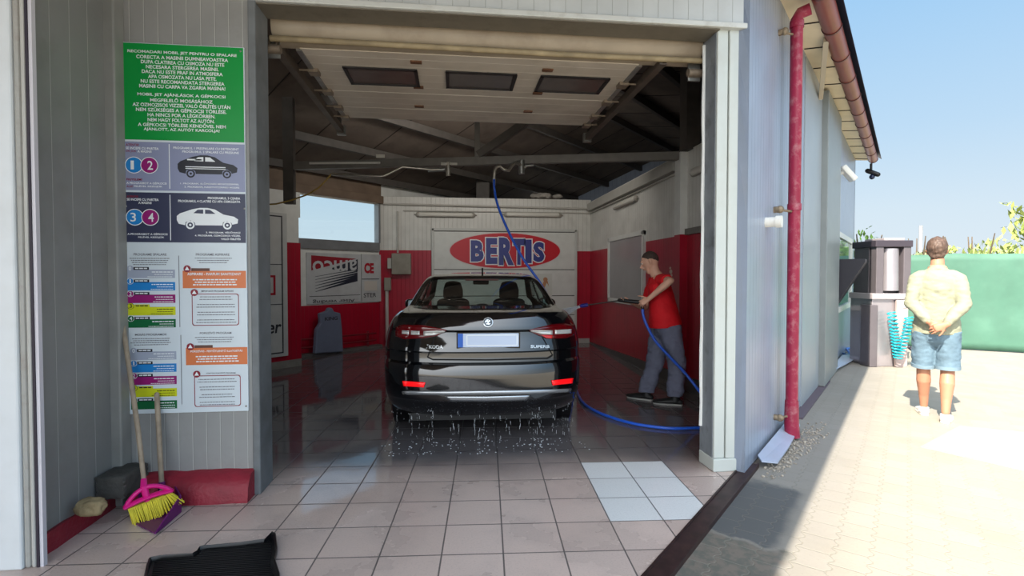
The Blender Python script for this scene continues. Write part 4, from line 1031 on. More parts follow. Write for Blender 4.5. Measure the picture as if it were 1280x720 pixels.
p0, p1 = SQ(331, 418), SQ(350.5, 405); L.line('er', SQ(333.5, 417)[0], p1[0], p0[1], p1[1], 0.02, shear=0.15)
L.build('dark_lettering', pc('sign_dark', (48, 48, 54)), t)
L = Lettering(SWp(0, 0, so), U, wey, 0.003); x0, x1, y0, y1 = SQ(335, 369)[0], SQ(344.5, 369)[0], SQ(340, 369)[1], SQ(340, 344)[1]
th = 0.035
for r_ in ((x0, x1, y0, y0 + th), (x0, x1, y1 - th, y1), (x1 - th, x1, y0, y1), (x0, x0 + th, y0, y1)): L.rect(*r_)
L.build('red_mark', pc('sign_red', (170, 28, 44)), t)
L = Lettering(SWp(0, 0, so), U, wey, 0.003); L.rect(a[0], SQ(337.5, 300)[0], SQ(336, 322)[1], SQ(336, 273)[1]); L.build('grey_picture', pc('sign_grey', (112, 110, 104)), t)
# grey shield-like container by the wall
ko = 0.26
def KP(px, py): p = OP(px, py, DW(0, 0, ko), n_in); p.z = max(p.z, 0.005); return p
kp = KP(411, 438); t = thing('plastic_container', 'grey blue plastic container with dark print standing against the red left wall', 'container', (kp.x, kp.y, 0), 0)
prof = [(394, 442), (396, 412), (401, 404), (400, 392), (409, 389), (412, 384.5), (416, 385), (418, 389.5), (426, 391.5), (427, 400), (428, 412), (429.5, 440)]
MB().prism([KP(x, y) for x, y in prof], n_in * -0.10).build('body', pm('blue_grey_plastic', (104, 112, 132), 0.5, var=0.06), t, bevel=0.02)
L = Lettering(DW(0, 0, ko), U, wey, 0.003)
def KQ(px, py): p = OP(px, py, DW(0, 0, ko), n_in); return (p - L.O).dot(U), p.z
x0, x1, y0, y1 = KQ(406, 401)[0], KQ(422, 401)[0], KQ(406, 401)[1], KQ(406, 396.5)[1]
L.line('KING', x0, x1, y0, y1, 0.03); L.build('lettering', pc('sign_dark', (48, 48, 54)), t)

# window in the right wall
w2 = thing('window_2', None, None, (3.03, 8.8, 1.0)); struct(w2)
ya, yb, za, zb = 7.90, 9.78, 1.0, 2.21
f_ = 0.07; mb = MB()
mb.box((2.98, ya, za), (3.04, ya + f_, zb)).box((2.98, yb - f_, za), (3.04, yb, zb)).box((2.98, ya, za), (3.04, yb, za + f_)).box((2.98, ya, zb - f_), (3.04, yb, zb))
mb.build('window_frame', pm('white_frame', (206, 206, 200), 0.4, var=0.04), w2, bevel=0.006)
MB().box((3.005, ya + f_, za + f_), (3.012, yb - f_, zb - f_)).build('window_pane', pm('steamed_glass', (146, 142, 142), 0.22, var=0.06, vscale=1.5), w2)

# ================================================================ ceiling booms
M_chrome = pm('worn_chrome', (178, 172, 160), 0.3, 0.8, var=0.15, vscale=20)
bz = OP(570, 205, BL, Vector((BR_ - BL).y * Vector((1,0,0)) - (BR_ - BL).x * Vector((0,1,0)))) 
bn = Vector((-(BR_ - BL).y, (BR_ - BL).x, 0)).normalized()
def BB(px, py, off=-0.06): return OP(px, py, BL + bn * off, bn)
t = thing('hose_boom', 'long bent swivel boom of pale pipe under the steel beam, left one', 'boom', BB(565, 212))
ptsb = [BB(556, 211.5, -.05), BB(540, 212, -.10), BB(503, 208.5, -.2), BB(480, 220, -.3), BB(475, 220.5, -.32), BB(414, 217.5, -.4)]
MB().tube(ptsb, 0.017, 10).build('arm', M_chrome, t, smooth=50)
p = BB(560.5, 212, -.05); MB().tube([p + Vector((0,0,.10)), p - Vector((0,0,.08))], 0.035, 14).box(tuple(p + Vector((-.10,-.03,.06))), tuple(p + Vector((.12,.03,.09)))).build('swivel', M_chrome, t, smooth=40)
MB().tube([BB(556, 211.5, -.05), BB(535, 214, -.09)], [0.03, 0.014], 10).build('stay', M_galv, t, smooth=50)
yh = [BB(414, 217.5, -.4), BB(408, 225, -.4), BB(398, 235, -.4), BB(385, 243, -.38), BB(365, 250, -.35), BB(345, 255, -.33), BB(310, 257, -.3), BB(270, 262, -.3)]
tag(MB().tube(yh, 0.011, 8).build('yellow_hose', pm('yellow_hose', (172, 142, 74), 0.5), smooth=60), 'thin yellow hose hanging from the left ceiling boom towards left', 'hose')
t = thing('hose_boom', 'short crooked swivel boom under the steel beam holding the blue hose', 'boom', BB(645, 208))
MB().tube([BB(657, 210, -.06), BB(650, 206, -.1), BB(645, 203, -.14), BB(640, 207, -.17), BB(636, 213, -.2), BB(630, 212, -.22), BB(625, 207.5, -.25), BB(620, 209, -.27), BB(618, 214, -.28), BB(617.5, 224, -.28)], 0.022, 10).build('arm', M_chrome, t, smooth=50)
p = BB(652, 208, -.07); MB().tube([p + Vector((0,0,.08)), p - Vector((0,0,.1))], 0.04, 14).tube([p, p + Vector((.16,0,.02))], 0.02, 10).build('swivel', M_galv, t, smooth=40)
pipe('thin white pipe fixed under the left end of the steel beam', [BB(387, 204, -.08), BB(475, 203.5, -.08)], 0.016, pm('white_pipe', (216, 214, 208), 0.4))
lb2 = MB().box(tuple(BB(470, 197, -.07)), tuple(BB(481, 193.5, -.02))).build('small_fitting', pm('lamp_diffuser', (206, 202, 192)), bevel=0.004); tag(lb2, 'small pale fitting on top of the steel beam', 'fitting')

p = OP(683, 249, (0, 11.22, 0), (0, 1, 0))
mb = MB(); r2 = random.Random(4)
for k in range(9): mb.ball((p.x + r2.uniform(-.32, .32), 11.26 + r2.uniform(-.05, .06), 3.2 + r2.uniform(0, .05)), (r2.uniform(.07, .14), .08, r2.uniform(.04, .08)), 10, 7)
tag(link('rag_bundle', remesh(mb, 0.02, 2, wrinkle=(0.02, 9)), pm('dusty_cloth', (150, 144, 136), 0.8, var=0.25, vscale=9), smooth=180), 'dusty grey bundle lying on top of the back wall near the corner', 'bundle')
# ================================================================ outer wall
wn = Vector((U.y, -U.x, 0))                               # outward from the long wall
def WW(s, z=0.0, off=0.0): return W0 + U * s + wn * off + Vector((0, 0, z))
def WX(px, py, off=0.0): p = OP(px, py, WW(0, 0, off), wn); return (p - W0).dot(U), p.z
def wbox(mb, s0_, s1_, z0, z1, o0, o1):
    mb.prism([WW(s0_, z0, o0), WW(s1_, z0, o0), WW(s1_, z0, o1), WW(s0_, z0, o1)], (0, 0, z1 - z0)); return mb
# corner post + flat sheet sections and pilaster further along
M_sheet2 = pm('wall_sheet_flat', (148, 156, 162), 0.35, var=0.05, vscale=2, dirt=(160, 160, 156), damt=0.3)
sA = WX(1001, 455)[0]; sB = WX(1022, 450)[0]; sC = WX(1042, 440)[0]
struct(wbox(MB(), sA, sB, 0.0, 3.96, 0.0, 0.012).build('wall_outside_right_sheet', M_sheet2))
struct(wbox(MB(), sB, sC - 0.3, 0.0, 3.96, 0.0, 0.09).build('wall_outside_right_pilaster', pm('pilaster_sheet', (126, 132, 132), 0.35, var=0.05), bevel=0.01))
# window near the far end
sw0, zt_ = WX(1045, 288, .02); sw1 = WX(1064, 296, .02)[0]; zb_ = WX(1050, 389, .02)[1]
w3 = thing('window_3', None, None, WW(sw0, zb_)); struct(w3)
mb = MB(); f_ = 0.09
for r_ in ((sw0, sw0 + f_, zb_, zt_), (sw1 - f_, sw1, zb_, zt_), (sw0, sw1, zb_, zb_ + f_), (sw0, sw1, zt_ - f_, zt_)): wbox(mb, *r_, 0.0, 0.05)
mb.build('window_frame', pm('white_frame', (206, 206, 200)), w3, bevel=0.006)
wbox(MB(), sw0 + f_, sw1 - f_, zb_ + f_, zt_ - f_, 0.012, 0.02).build('window_pane', pm('green_glass', (70, 104, 104), 0.06, spec=0.8), w3)
# black wedge-shaped hood below it
p = [WX(1042, 324, 0.0), WX(1042, 384, 0.0)]
s_ = p[0][0]; z1_, z0_ = p[0][1], p[1][1]
hd = thing('hood', 'black wedge-shaped metal hood on outer wall beside the far window', 'hood', WW(s_, z1_))
mb = MB().prism([WW(s_, z1_, 0.0), WW(s_, z1_, 0.42), WW(s_, z1_ - 0.05, 0.42), WW(s_, z0_, 0.02), WW(s_, z0_, 0.0)], U * 0.5); mb.build('shell', pm('hood_black', (30, 30, 40), 0.45), hd, bevel=0.006)
# downpipe
M_dp = pm('red_downpipe', (146, 30, 62), 0.4, var=0.1, vscale=5, dirt=(206, 190, 186), damt=0.35, dscale=10)
sdp, _ = WX(991, 400, 0.12)
dpz = 0.12; rpip = 0.052
p0 = WW(sdp, 0.06, dpz)
dpo = thing('downpipe', 'tall red downpipe with flaking paint on the outer wall corner', 'downpipe', WW(sdp, 0.0, dpz))
MB().tube([WW(sdp + 0.0, 0.10, dpz), WW(sdp, 3.83, dpz), WW(sdp, 3.875, dpz + 0.03), WW(sdp, 3.89, dpz + 0.11)], rpip, 20).build('pipe', M_dp, dpo, smooth=50)
MB().tube([WW(sdp, 0.0, dpz + .01), WW(sdp, 0.14, dpz), WW(sdp, 0.34, dpz)], [rpip * 1.22, rpip * 1.2, rpip * 1.1], 20).build('foot', M_dp, dpo, smooth=50)
for py, nm in ((258, 'collar'), (20, 'collar'), (508, 'collar')):
    z_ = WX(991, py, dpz)[1]; MB().tube([WW(sdp, z_ - 0.03, dpz), WW(sdp, z_ + 0.03, dpz)], rpip * 1.14, 20).build(nm, M_dp, dpo, smooth=40)
for px, py in ((978, 40), (972, 262), (972, 522)):
    s2, z_ = WX(px, py, 0.03); c = WW(s2, z_, 0.0)
    mb = MB().tube([c, c + wn * 0.05], 0.028, 12).tube([c + wn * 0.03, WW(sdp, z_, dpz)], 0.011, 8).ball(c + wn * 0.05, (0.034, 0.034, 0.034), 10, 7); mb.build('wall_bracket', pm('rust_zinc', (130, 116, 96), 0.5, 0.3, var=0.35, vscale=30), dpo, smooth=40)
# gutter
M_gut = pm('brown_gutter', (126, 58, 48), 0.35, 0.2, var=0.1, vscale=4)
gt = thing('gutter', 'brown half-round roof gutter along the eave of outer wall', 'gutter', GUT0 + Vector((0, 0, GZ)))
gs0, gs1 = -6.0, 9.3
mb = MB(); n = 12
def gsec(s, r_): return [GUT0 + U * s + wn * (0.02 + r_ * math.cos(R(180 + 180 * k / n)) * 1.0) + Vector((0, 0, GZ + r_ * math.sin(R(180 + 180 * k / n)))) for k in range(n + 1)]
o_, i_ = gsec(0, 0.085), gsec(0, 0.078)
prof = gsec(gs0, 0.085) + list(reversed(gsec(gs0, 0.078)))
mb.prism(prof, U * (gs1 - gs0)); mb.build('trough', M_gut, gt, smooth=50)
mb = MB().prism(gsec(gs1 - 0.01, 0.084), U * 0.01); mb.build('end_cap', M_gut, gt)
for k in range(19):
    s = gs0 + 0.5 + k * 0.82
    mb = MB(); a = gsec(s, 0.092); b = gsec(s, 0.086); mb.prism(a + list(reversed(b)), U * 0.03); mb.build('hanger', pm('gutter_hanger', (84, 36, 32), 0.4), gt)
mb = MB().prism([RP(gs0, -0.02, 0.10), RP(gs0, -0.16, 0.02), RP(gs0, -0.16, 0.03), RP(gs0, -0.02, 0.115)], U * (9.5 - gs0)); mb.build('drip_edge', pm('dark_edge', (38, 44, 62), 0.4), gt)
# eave strut
a = WX(1003, 60, 0.02); st = MB().bar(WW(WX(1003, 62, .02)[0] - .1, 3.93, 0.25), WW(WX(1025, 112, .02)[0], 3.78, 0.03), 0.05, 0.05).build('eave_strut', pm('strut_cream', (176, 164, 144), 0.5)); tag(st, 'slanting cream strut under eave of outer wall', 'strut')
# camera at the end of the gutter
pcam = GUT0 + U * (gs1 + 0.12) + wn * -0.02 + Vector((0, 0, GZ - .22))
sc = thing('security_camera', 'small black security camera under far end of the gutter', 'camera', pcam)
MB().tube([pcam + Vector((0,0,.15)), pcam], 0.025, 10).build('bracket', M_blk, sc)
MB().tube([pcam - wn * 0.06 + Vector((0,0,0)), pcam + wn * 0.12 - Vector((0,0,.10))], 0.05, 14, round_caps=True).build('body', M_blk, sc, smooth=50)
MB().ball(pcam + wn * 0.02 - Vector((0,0,.14)), 0.055, 12, 8).build('dome', pm('dome_blue', (26, 40, 70), 0.15), sc, smooth=60)
# wall lamp
s2, z2 = WX(1052, 216, 0.05); wl = thing('wall_lamp', 'small white tilted floodlight on outer wall under the eave', 'lamp', WW(s2, z2))
c = WW(s2, z2, 0.0)
MB().tube([c, c + wn * 0.08], 0.03, 10).build('bracket', pm('lamp_white', (222, 220, 212), 0.4), wl)
MB().bar(c + wn * 0.05 + U * -0.02 + Vector((0,0,.10)), c + wn * 0.22 + U * 0.08 - Vector((0,0,.13)), 0.16, 0.09).build('head', pm('lamp_white', (222, 220, 212)), wl, bevel=0.02)
# stub outlet pipe and conduit
s2, z2 = WX(957, 278, 0.0); c = WW(s2, z2, 0)
vp = thing('vent_pipe', 'short white outlet pipe sticking out of outer wall left of downpipe', 'pipe', c)
MB().tube([c, c + wn * 0.10], 0.042, 18).build('pipe', pm('lamp_white', (222, 220, 212)), vp, smooth=40); MB().tube([c + wn * 0.08, c + wn * 0.125], 0.05, 18).build('rim', pm('lamp_white', (222, 220, 212)), vp, smooth=40)
s2 = WX(1049, 280, 0.02)[0]
pipe('thin white conduit running down outer wall from the floodlight', [WW(s2, 3.3, 0.02), WW(s2, 2.3, 0.02)], 0.014, pm('white_pipe', (216, 214, 208)))
# flashing sheets at the foot of the wall
M_fl = pm('pale_flashing', (182, 194, 214), 0.35, 0.2, var=0.06, vscale=5, dirt=(150, 150, 150), damt=0.4)
def flashing(label, photo_pts, lift):
    P_ = [G(x, y, 0.0) for x, y in photo_pts]; vs = []
    for p in P_:
        d = (p - W0).dot(wn)
        if d < 0.03: p = p + wn * (0.03 - d); d = 0.03
        vs.append(Vector((p.x, p.y, 0.015 + max(0, lift - d * 0.35))))
    o = MB().prism(vs, (0, 0, 0.012)).build('flashing_sheet', M_fl); return tag(o, label, 'flashing')
flashing('rounded pale metal sheet on the ground at foot of the downpipe', [(937, 577), (952, 584), (972, 582), (986, 562), (993, 549), (1000, 535), (995, 527), (975, 534), (958, 554), (940, 571)], 0.05)
flashing('long pale metal sheet on the ground below the far outer window', [(1000, 473), (1034, 472), (1066, 452), (1070, 444), (1050, 448), (1028, 462), (1002, 464)], 0.05)
# gravel round the downpipe foot
mb = MB(); r2 = random.Random(11)
for k in range(420):
    a = r2.random(); p = G(962 + 60 * a + r2.uniform(-10, 14), 588 - 55 * a + r2.uniform(-6, 12), -0.02); s = r2.uniform(0.004, 0.014)
    M_ = Matrix.Rotation(r2.uniform(0, 3), 3, Vector((r2.random(), r2.random(), r2.random() + .1)).normalized()); mb.ball(p + Vector((0, 0, s * 0.5)), (s, s * r2.uniform(.6, 1), s * .7), 6, 4, M_)
o = mb.build('gravel', pm('gravel_grey', (158, 150, 138), 0.85, var=0.35, vscale=40)); tag(o, 'loose grey gravel beside foot of the downpipe', 'gravel', kind='stuff')
# dark channel strip further along the wall
o = MB().prism([WW(2.0, -0.02, 0.0), WW(4.4, -0.02, 0.0), WW(4.4, -0.02, 0.10), WW(2.0, -0.02, 0.10)], (0, 0, 0.018)).build('trim_14', pm('drain_dark', (96, 84, 92), 0.6)); struct(o)
# blue hose end on the ground by the station
hp = [G(1052 + 5 * k, 441 + 2 * math.sin(k * 1.3), 0.03 + 0.02 * (k % 2)) for k in range(7)]
hp2 = hp + [G(1083, 436, 0.05), G(1072, 434, 0.08), G(1058, 436, 0.05), G(1066, 446, 0.02), G(1082, 444, 0.03)]
tag(MB().tube(hp2, 0.022, 8).build('short_hose', pm('pale_blue_hose', (88, 132, 206), 0.4), smooth=60), 'short tangled blue hose at foot of wall beside the vacuum station', 'hose')

# ================================================================ vacuum station
VD = 8.85
vb0 = D(1097, 452, VD); vb0.z = 0
def V(px, py, d=VD): return D(px, py, d)
ekx = Vector((CM @ Vector((1, 0, 0)))).normalized(); eky = Vector((-ekx.y, ekx.x, 0))
vs_ = thing('vacuum_station', 'grey self-service vacuum station with turquoise coiled hoses', 'vacuum station', vb0)
def vbox(name, x0, x1, y0, y1, d0, d1, mat, bevel=0.01, zmin=-0.02):
    a = V(x0, y1); b = V(x1, y0); za = max(a.z, zmin); zb = b.z
    la = (a - vb0).dot(ekx); lb = (b - vb0).dot(ekx)
    pts = [vb0 + ekx * la + eky * d0, vb0 + ekx * lb + eky * d0, vb0 + ekx * lb + eky * d1, vb0 + ekx * la + eky * d1]
    for p in pts: p.z = za
    return MB().prism(pts, (0, 0, zb - za)).build(name, mat, vs_, bevel=bevel)
M_vg = pm('station_grey', (100, 94, 98), 0.4, 0.2, var=0.08); M_vs = pm('station_silver', (168, 162, 166), 0.22, 0.6, var=0.1, vscale=3); M_vd = pm('station_dark', (60, 54, 62), 0.4)
vbox('base_cabinet', 1076, 1116, 372, 455, -0.25, 0.30, M_vs)
vbox('side_post', 1072, 1081, 380, 455, -0.30, -0.05, M_vg); vbox('front_plate', 1103, 1117, 374, 456, -0.31, -0.26, pm('station_plate', (176, 158, 154), 0.4))
vbox('upper_housing', 1079, 1121, 303, 367, -0.10, 0.28, M_vg)
vbox('canopy', 1077, 1122, 302, 310, -0.30, 0.30, M_vd); vbox('canopy_cap', 1088, 1113, 299, 304, -0.28, 0.20, pm('station_cap', (150, 142, 144), 0.4))
vbox('pillar', 1079, 1088, 308, 368, -0.28, -0.14, M_vg); vbox('pillar', 1112, 1121, 308, 368, -0.28, -0.14, M_vg)
def vpt(px, py, dd): p = V(px, py); return p + eky * dd
MB().tube([vpt(1100.5, 363, -0.18), vpt(1100.5, 312, -0.18)], 0.15, 24).build('vacuum_drum', M_vs, vs_, smooth=50)
vbox('shelf', 1074, 1120, 366, 373, -0.30, 0.30, pm('station_shelf', (166, 158, 160), 0.35)); vbox('label_plate', 1110, 1115, 374, 383, -0.325, -0.31, pc('vac_label', (226, 226, 226)))
M_tq = pm('turquoise_hose', (24, 160, 172), 0.35)
for pts in ([(1092, 388), (1095, 408), (1097, 424), (1099, 440)], [(1113, 394), (1110, 412), (1104, 430), (1099, 443)]):
    mb = MB(); hel = []
    P_ = [vpt(x, y, -0.42) for x, y in pts]
    for k in range(13 * 12):
        f = k / (13 * 12 - 1) * (len(P_) - 1); i = min(int(f), len(P_) - 2); c = P_[i].lerp(P_[i+1], f - i); a = 2 * math.pi * k / 12
        hel.append(c + ekx * (0.065 * math.cos(a)) + eky * (0.05 * math.sin(a)))
    mb.tube(hel, 0.011, 6).build('coiled_hose', M_tq, vs_, smooth=60)
MB().tube([vpt(1121, 318, -0.1), vpt(1125, 322, -0.1), vpt(1126, 340, -0.1), vpt(1126, 400, -0.1), vpt(1124, 428, -0.1), vpt(1128, 436, -0.25), vpt(1140, 440, -0.3)], 0.03, 10).build('suction_hose', pm('hose_dark', (66, 62, 72), 0.5), vs_, smooth=60)

# ================================================================ green screen fence, bushes, pole
FA = G(1040, 428); FB = G(1124, 431.5); FC = G(1290, 441); fd = (FC - FB).normalized(); FA = FB - fd * 0.8; FE = FC + fd * 9
ft = 1.5 + (344 - 318) / 647 * ((FB.x * 0.1132 + FB.y * 0.9936))
fn = thing('screen_fence', 'green mesh screen fence along the far side of the yard', 'fence', FB)
vs, fs = [], []; nx, nz = 160, 14; fnrm = Vector((fd.y, -fd.x, 0))
for j in range(nz + 1):
    for i in range(nx + 1):
        f = i / nx; p = FA.lerp(FE, f); z = ft * j / nz * (1 - 0.012 * abs(math.sin(f * 22)))
        q2 = Vector((f * 30, z * 1.5, 0)); p = p + fnrm * (0.035 * mnoise.noise(q2) + 0.012 * mnoise.noise(q2 * 3.1)); vs.append((p.x, p.y, z))
for j in range(nz):
    for i in range(nx): fs.append((j*(nx+1)+i, j*(nx+1)+i+1, (j+1)*(nx+1)+i+1, (j+1)*(nx+1)+i))
o = MB().add(vs, fs).build('mesh_screen', pm('green_mesh', (70, 110, 94), 0.7, var=0.12, vscale=2, dirt=(92, 132, 114), damt=0.3), fn, smooth=80)
sd = o.modifiers.new('thick', 'SOLIDIFY'); sd.thickness = 0.006
for k in range(9):
    p = FA.lerp(FE, (k + 0.3) / 9) - fnrm * 0.06; MB().tube([p + Vector((0,0,-0.02)), p + Vector((0, 0, ft))], 0.025, 10).build('post', M_galv, fn, smooth=40)
def bush(c, w, h, seed, name, label, col, stem=True, leaf=0.10, n=420, grp=None, droop=0.0):
    r2 = random.Random(seed); t = thing(name, label, 'bush' if name != 'tree' else 'tree', (c.x, c.y, 0), group=grp)
    mb = MB()
    for k in range(n):
        a, b, r_ = r2.uniform(0, 2 * math.pi), r2.uniform(-1, 1), r2.random() ** 0.4
        p = Vector((math.cos(a) * math.sqrt(1 - b*b) * w * r_, math.sin(a) * math.sqrt(1 - b*b) * w * 0.7 * r_, h * (0.62 + 0.38 * b * r_)))
        p = p * (0.8 + 0.35 * mnoise.noise(p * 1.2 + Vector((seed, 0, 0)))); p = Vector((c.x, c.y, 0)) + p
        M_ = Matrix.Rotation(r2.uniform(0, 6.3), 3, 'Z') @ Matrix.Rotation(r2.uniform(0, 2.4), 3, 'X'); s = leaf * r2.uniform(.6, 1.2)
        mb.add([p + M_ @ Vector(v) for v in ((-s*.35, 0, 0), (0, -s*.8, s*.06), (s*.35, 0, 0), (0, s*.8, -s*.06))], [(0, 1, 2, 3)])
    o = mb.mesh('foliage', fixn=False); link('foliage', o, pm('leaf_%d_%d' % (col[0], col[1]), col, 0.6, var=0.3, vscale=5), t)
    m2 = MB()
    for k in range(5):
        a = r2.uniform(0, 6.3); m2.tube([(c.x, c.y, -0.03), (c.x + .2*w*math.cos(a), c.y + .2*w*math.sin(a), h*.4), (c.x + .55*w*math.cos(a), c.y + .5*w*math.sin(a), h*.85)], [0.05, 0.035, 0.012], 6)
    m2.build('stems', pm('bark', (92, 78, 62), 0.8), t)
    return t
def beyond(px, dist): d = ray(px, 344); d.z = 0; d.normalize(); return Vector((0, 0, 0)) + d * dist
bush(beyond(1147, 19), 1.1, 3.05, 3, 'bush', 'grey green bush top behind the fence, left of the standing man', (130, 140, 100), n=1100, leaf=0.13)
bush(beyond(1219, 19), 1.35, 3.05, 5, 'bush', 'yellow green bush top showing over fence right of the standing man', (148, 160, 96), n=1300, leaf=0.13)
bush(beyond(1079, 15), 0.8, 2.9, 8, 'bush', 'bright green bush between the wall end and vacuum station', (112, 150, 60), n=1200, leaf=0.09)
# branch entering at the right
tr_ = beyond(1302, 15.5); bush(Vector((tr_.x, tr_.y, 0)), 0.85, 3.55, 13, 'tree', 'leafy young tree entering at the right edge behind the fence', (150, 162, 84), n=900, leaf=0.13)
pl = beyond(1150, 30); tag(MB().tube([(pl.x, pl.y, 0), (pl.x, pl.y, 3.75)], 0.07, 8).build('utility_pole', pm('pole_grey', (150, 150, 148), 0.7)), 'thin distant grey pole rising above fence left of the man', 'pole')

# ================================================================ figures
def frame_of(o, yaw):                                     # local x right, y ahead, z up
    return Matrix.Translation(o) @ Matrix.Rotation(yaw, 4, 'Z')
def finger_chain(mb, root, dirs, lens, r):
    p = Vector(root); pts = [p]
    for d, l in zip(dirs, lens): p = p + Vector(d).normalized() * l; pts.append(p)
    mb.tube(pts, [r, r * 0.96, r * 0.88, r * 0.74][:len(pts)], 9, round_caps=True)
    return pts
def hand(mb, wrist, fwd, back, thumb_side, curl=0.3, size=1.0, thumb_dir=None, spread_=1.0):
    """palm and five fingers. FWD: wrist to knuckles, BACK: out of the back of the hand, THUMB_SIDE: +1/-1 along fwd x back"""
    f = Vector(fwd).normalized(); b = Vector(back); b = (b - f * b.dot(f)).normalized(); s = f.cross(b) * thumb_side
    w = Vector(wrist); k = size
    mb.tube([w - f * 0.02*k, w + f * 0.03*k, w + f * 0.06*k, w + f * 0.092*k], [(0.028*k, 0.021*k), (0.036*k, 0.018*k), (0.043*k, 0.0165*k), (0.040*k, 0.013*k)], 14, side=s, round_caps=True)
    for i, (o, ln) in enumerate(((0.031, 0.072), (0.0105, 0.080), (-0.0105, 0.075), (-0.030, 0.060))):
        root = w + f * (0.088 - 0.006 * abs(i - 1)) * k + s * o * k
        d = f + s * (0.10 * o / 0.03) * spread_
        seg = ln * k; dirs = []; a = curl * (0.7 + 0.12 * i)
        for q_ in (0.7, 1.5, 2.1): dirs.append(d * math.cos(a * q_) - b * math.sin(a * q_))
        finger_chain(mb, root - f * 0.012 * k, dirs, (seg * 0.46 + 0.012*k, seg * 0.30, seg * 0.26), 0.0088 * k)
    td = Vector(thumb_dir).normalized() if thumb_dir is not None else (f * 0.75 + s * 0.8 - b * 0.25).normalized()
    root = w + f * 0.025 * k + s * 0.026 * k
    finger_chain(mb, root, (td, (td + f * 0.35).normalized(), (td * 0.6 + f * 0.6).normalized()), (0.036*k, 0.030*k, 0.026*k), 0.0108 * k)
def foot(mb, ankle, toe_dir, L=0.27, h=0.09, w=0.048):
    a = Vector(ankle); t = Vector(toe_dir); t.z = 0; t.normalize(); s = Vector((t.y, -t.x, 0)); g = Vector((a.x, a.y, a.z - h))
    mb.tube([g - t * 0.055 + Vector((0,0,.035)), g + t * 0.02 + Vector((0,0,.04)), g + t * L*0.38 + Vector((0,0,.034)), g + t * L * 0.60 + Vector((0,0,.026)), g + t * L * 0.76 + Vector((0,0,.022))],
            [(w*0.72, .034), (w*0.8, .040), (w*0.95, .034), (w*1.02, .026), (w*0.7, .020)], 14, side=s, round_caps=True)
M_skin = pm('skin', (206, 160, 136), 0.5, var=0.05, vscale=10)
# ================================================================ the man outside, seen from behind
mo_g = G(1168, 521); dd = ray(1168, 344); yawm = -math.atan2(dd.x, dd.y) + R(2)
FM = frame_of(Vector((mo_g.x, mo_g.y, -0.02)), yawm); FM3 = FM.to_3x3()
def L_(x, y, z): return FM @ Vector((x, y, z))
man = thing('person', 'man in pale green shirt and denim shorts seen from behind, hands clasped', 'person', FM.translation, yawm)
ph = 1.93
mb = MB(); sx = FM3 @ Vector((1, 0, 0)); sy = FM3 @ Vector((0, 1, 0))
# torso and neck
mb.tube([L_(0, 0, .96), L_(0, 0.01, 1.06), L_(0, 0.02, 1.20), L_(0, 0.02, 1.36), L_(0, 0.01, 1.50), L_(0, 0.0, 1.575)], [(.150, .12), (.148, .115), (.145, .11), (.165, .12), (.160, .105), (.09, .07)], 20, side=sx, round_caps=True)
mb.tube([L_(0, 0.0, 1.54), L_(0, 0.012, 1.63), L_(0, 0.03, 1.70)], [(.068, .066), (.06, .062), (.058, .06)], 16, side=sx)
hc = L_(-0.005, 0.045, 1.775)
mb.ball(hc + Vector((0,0,.02)), (.084, .082, .115), 20, 14, FM3 @ Matrix.Diagonal((1, 1.24, 1)))
mb.tube([hc + sy * 0.045 + Vector((0,0,-.02)), hc + sy * 0.052 + Vector((0,0,-.095))], [(.062, .05), (.035, .03)], 14, side=sx, round_caps=True)
mb.tube([hc + sy * 0.098 + Vector((0,0,.02)), hc + sy * 0.122 + Vector((0,0,-.02))], [.010, .016], 8, round_caps=True)
for s in (-1, 1): mb.tube([hc + sx * (s * .076) + sy * 0.005 + Vector((0,0,.03)), hc + sx * (s * .088) - sy * 0.006 + Vector((0,0,0.0)), hc + sx * (s * .078) + sy * 0.002 + Vector((0,0,-.03))], [(.008, .018), (.010, .024), (.008, .012)], 10, side=sx, round_caps=True)
# arms: elbows out, wrists meeting behind the back
SHm = {}
for s in (-1, 1):
    sh = L_(s * .160, 0.0, 1.48); el = L_(s * .215, -0.085, 1.225); wr = L_(s * .066, -0.205, 1.02 if s > 0 else 1.04)
    SHm[s] = (sh, el, wr)
    mb.tube([sh, sh.lerp(el, .5), el], [.056, .050, .042], 14, round_caps=True)
    mb.tube([el, el.lerp(wr, .35), wr], [.042, .043, .028], 14, round_caps=True)
# right hand holds the left one
wl_, wr_ = SHm[-1][2], SHm[1][2]
hand(mb, wl_ , FM3 @ Vector((.80, -.05, -.42)), FM3 @ Vector((-.1, -1, .1)), 1, 0.35)
hand(mb, wr_ + sy * -0.036, FM3 @ Vector((-.80, -.06, -.40)), FM3 @ Vector((.1, -1, .2)), -1, 0.55)
# legs, left foot ahead
legs = {-1: (L_(-.095, 0, .96), L_(-.098, 0.06, .52), L_(-.085, 0.16, .10)), 1: (L_(.095, 0, .96), L_(.10, 0.02, .52), L_(.085, -0.10, .10))}
for s, (h_, k_, a_) in legs.items():
    cal = k_.lerp(a_, .32) - sy * .016
    mb.tube([h_, h_.lerp(k_, .5), k_, cal, k_.lerp(a_, .7), a_], [(.098, .10), (.082, .084), (.060, .062), (.064, .066), (.046, .047), (.036, .038)], 16, side=sx, round_caps=True)
    foot(mb, a_, FM3 @ Vector((s * .12, 1, 0)), 0.27, 0.10)
body = link('body', remesh(mb, 0.0055, 4), pm('skin_warm', (176, 124, 98), 0.5, var=0.05, vscale=10), man, smooth=180)
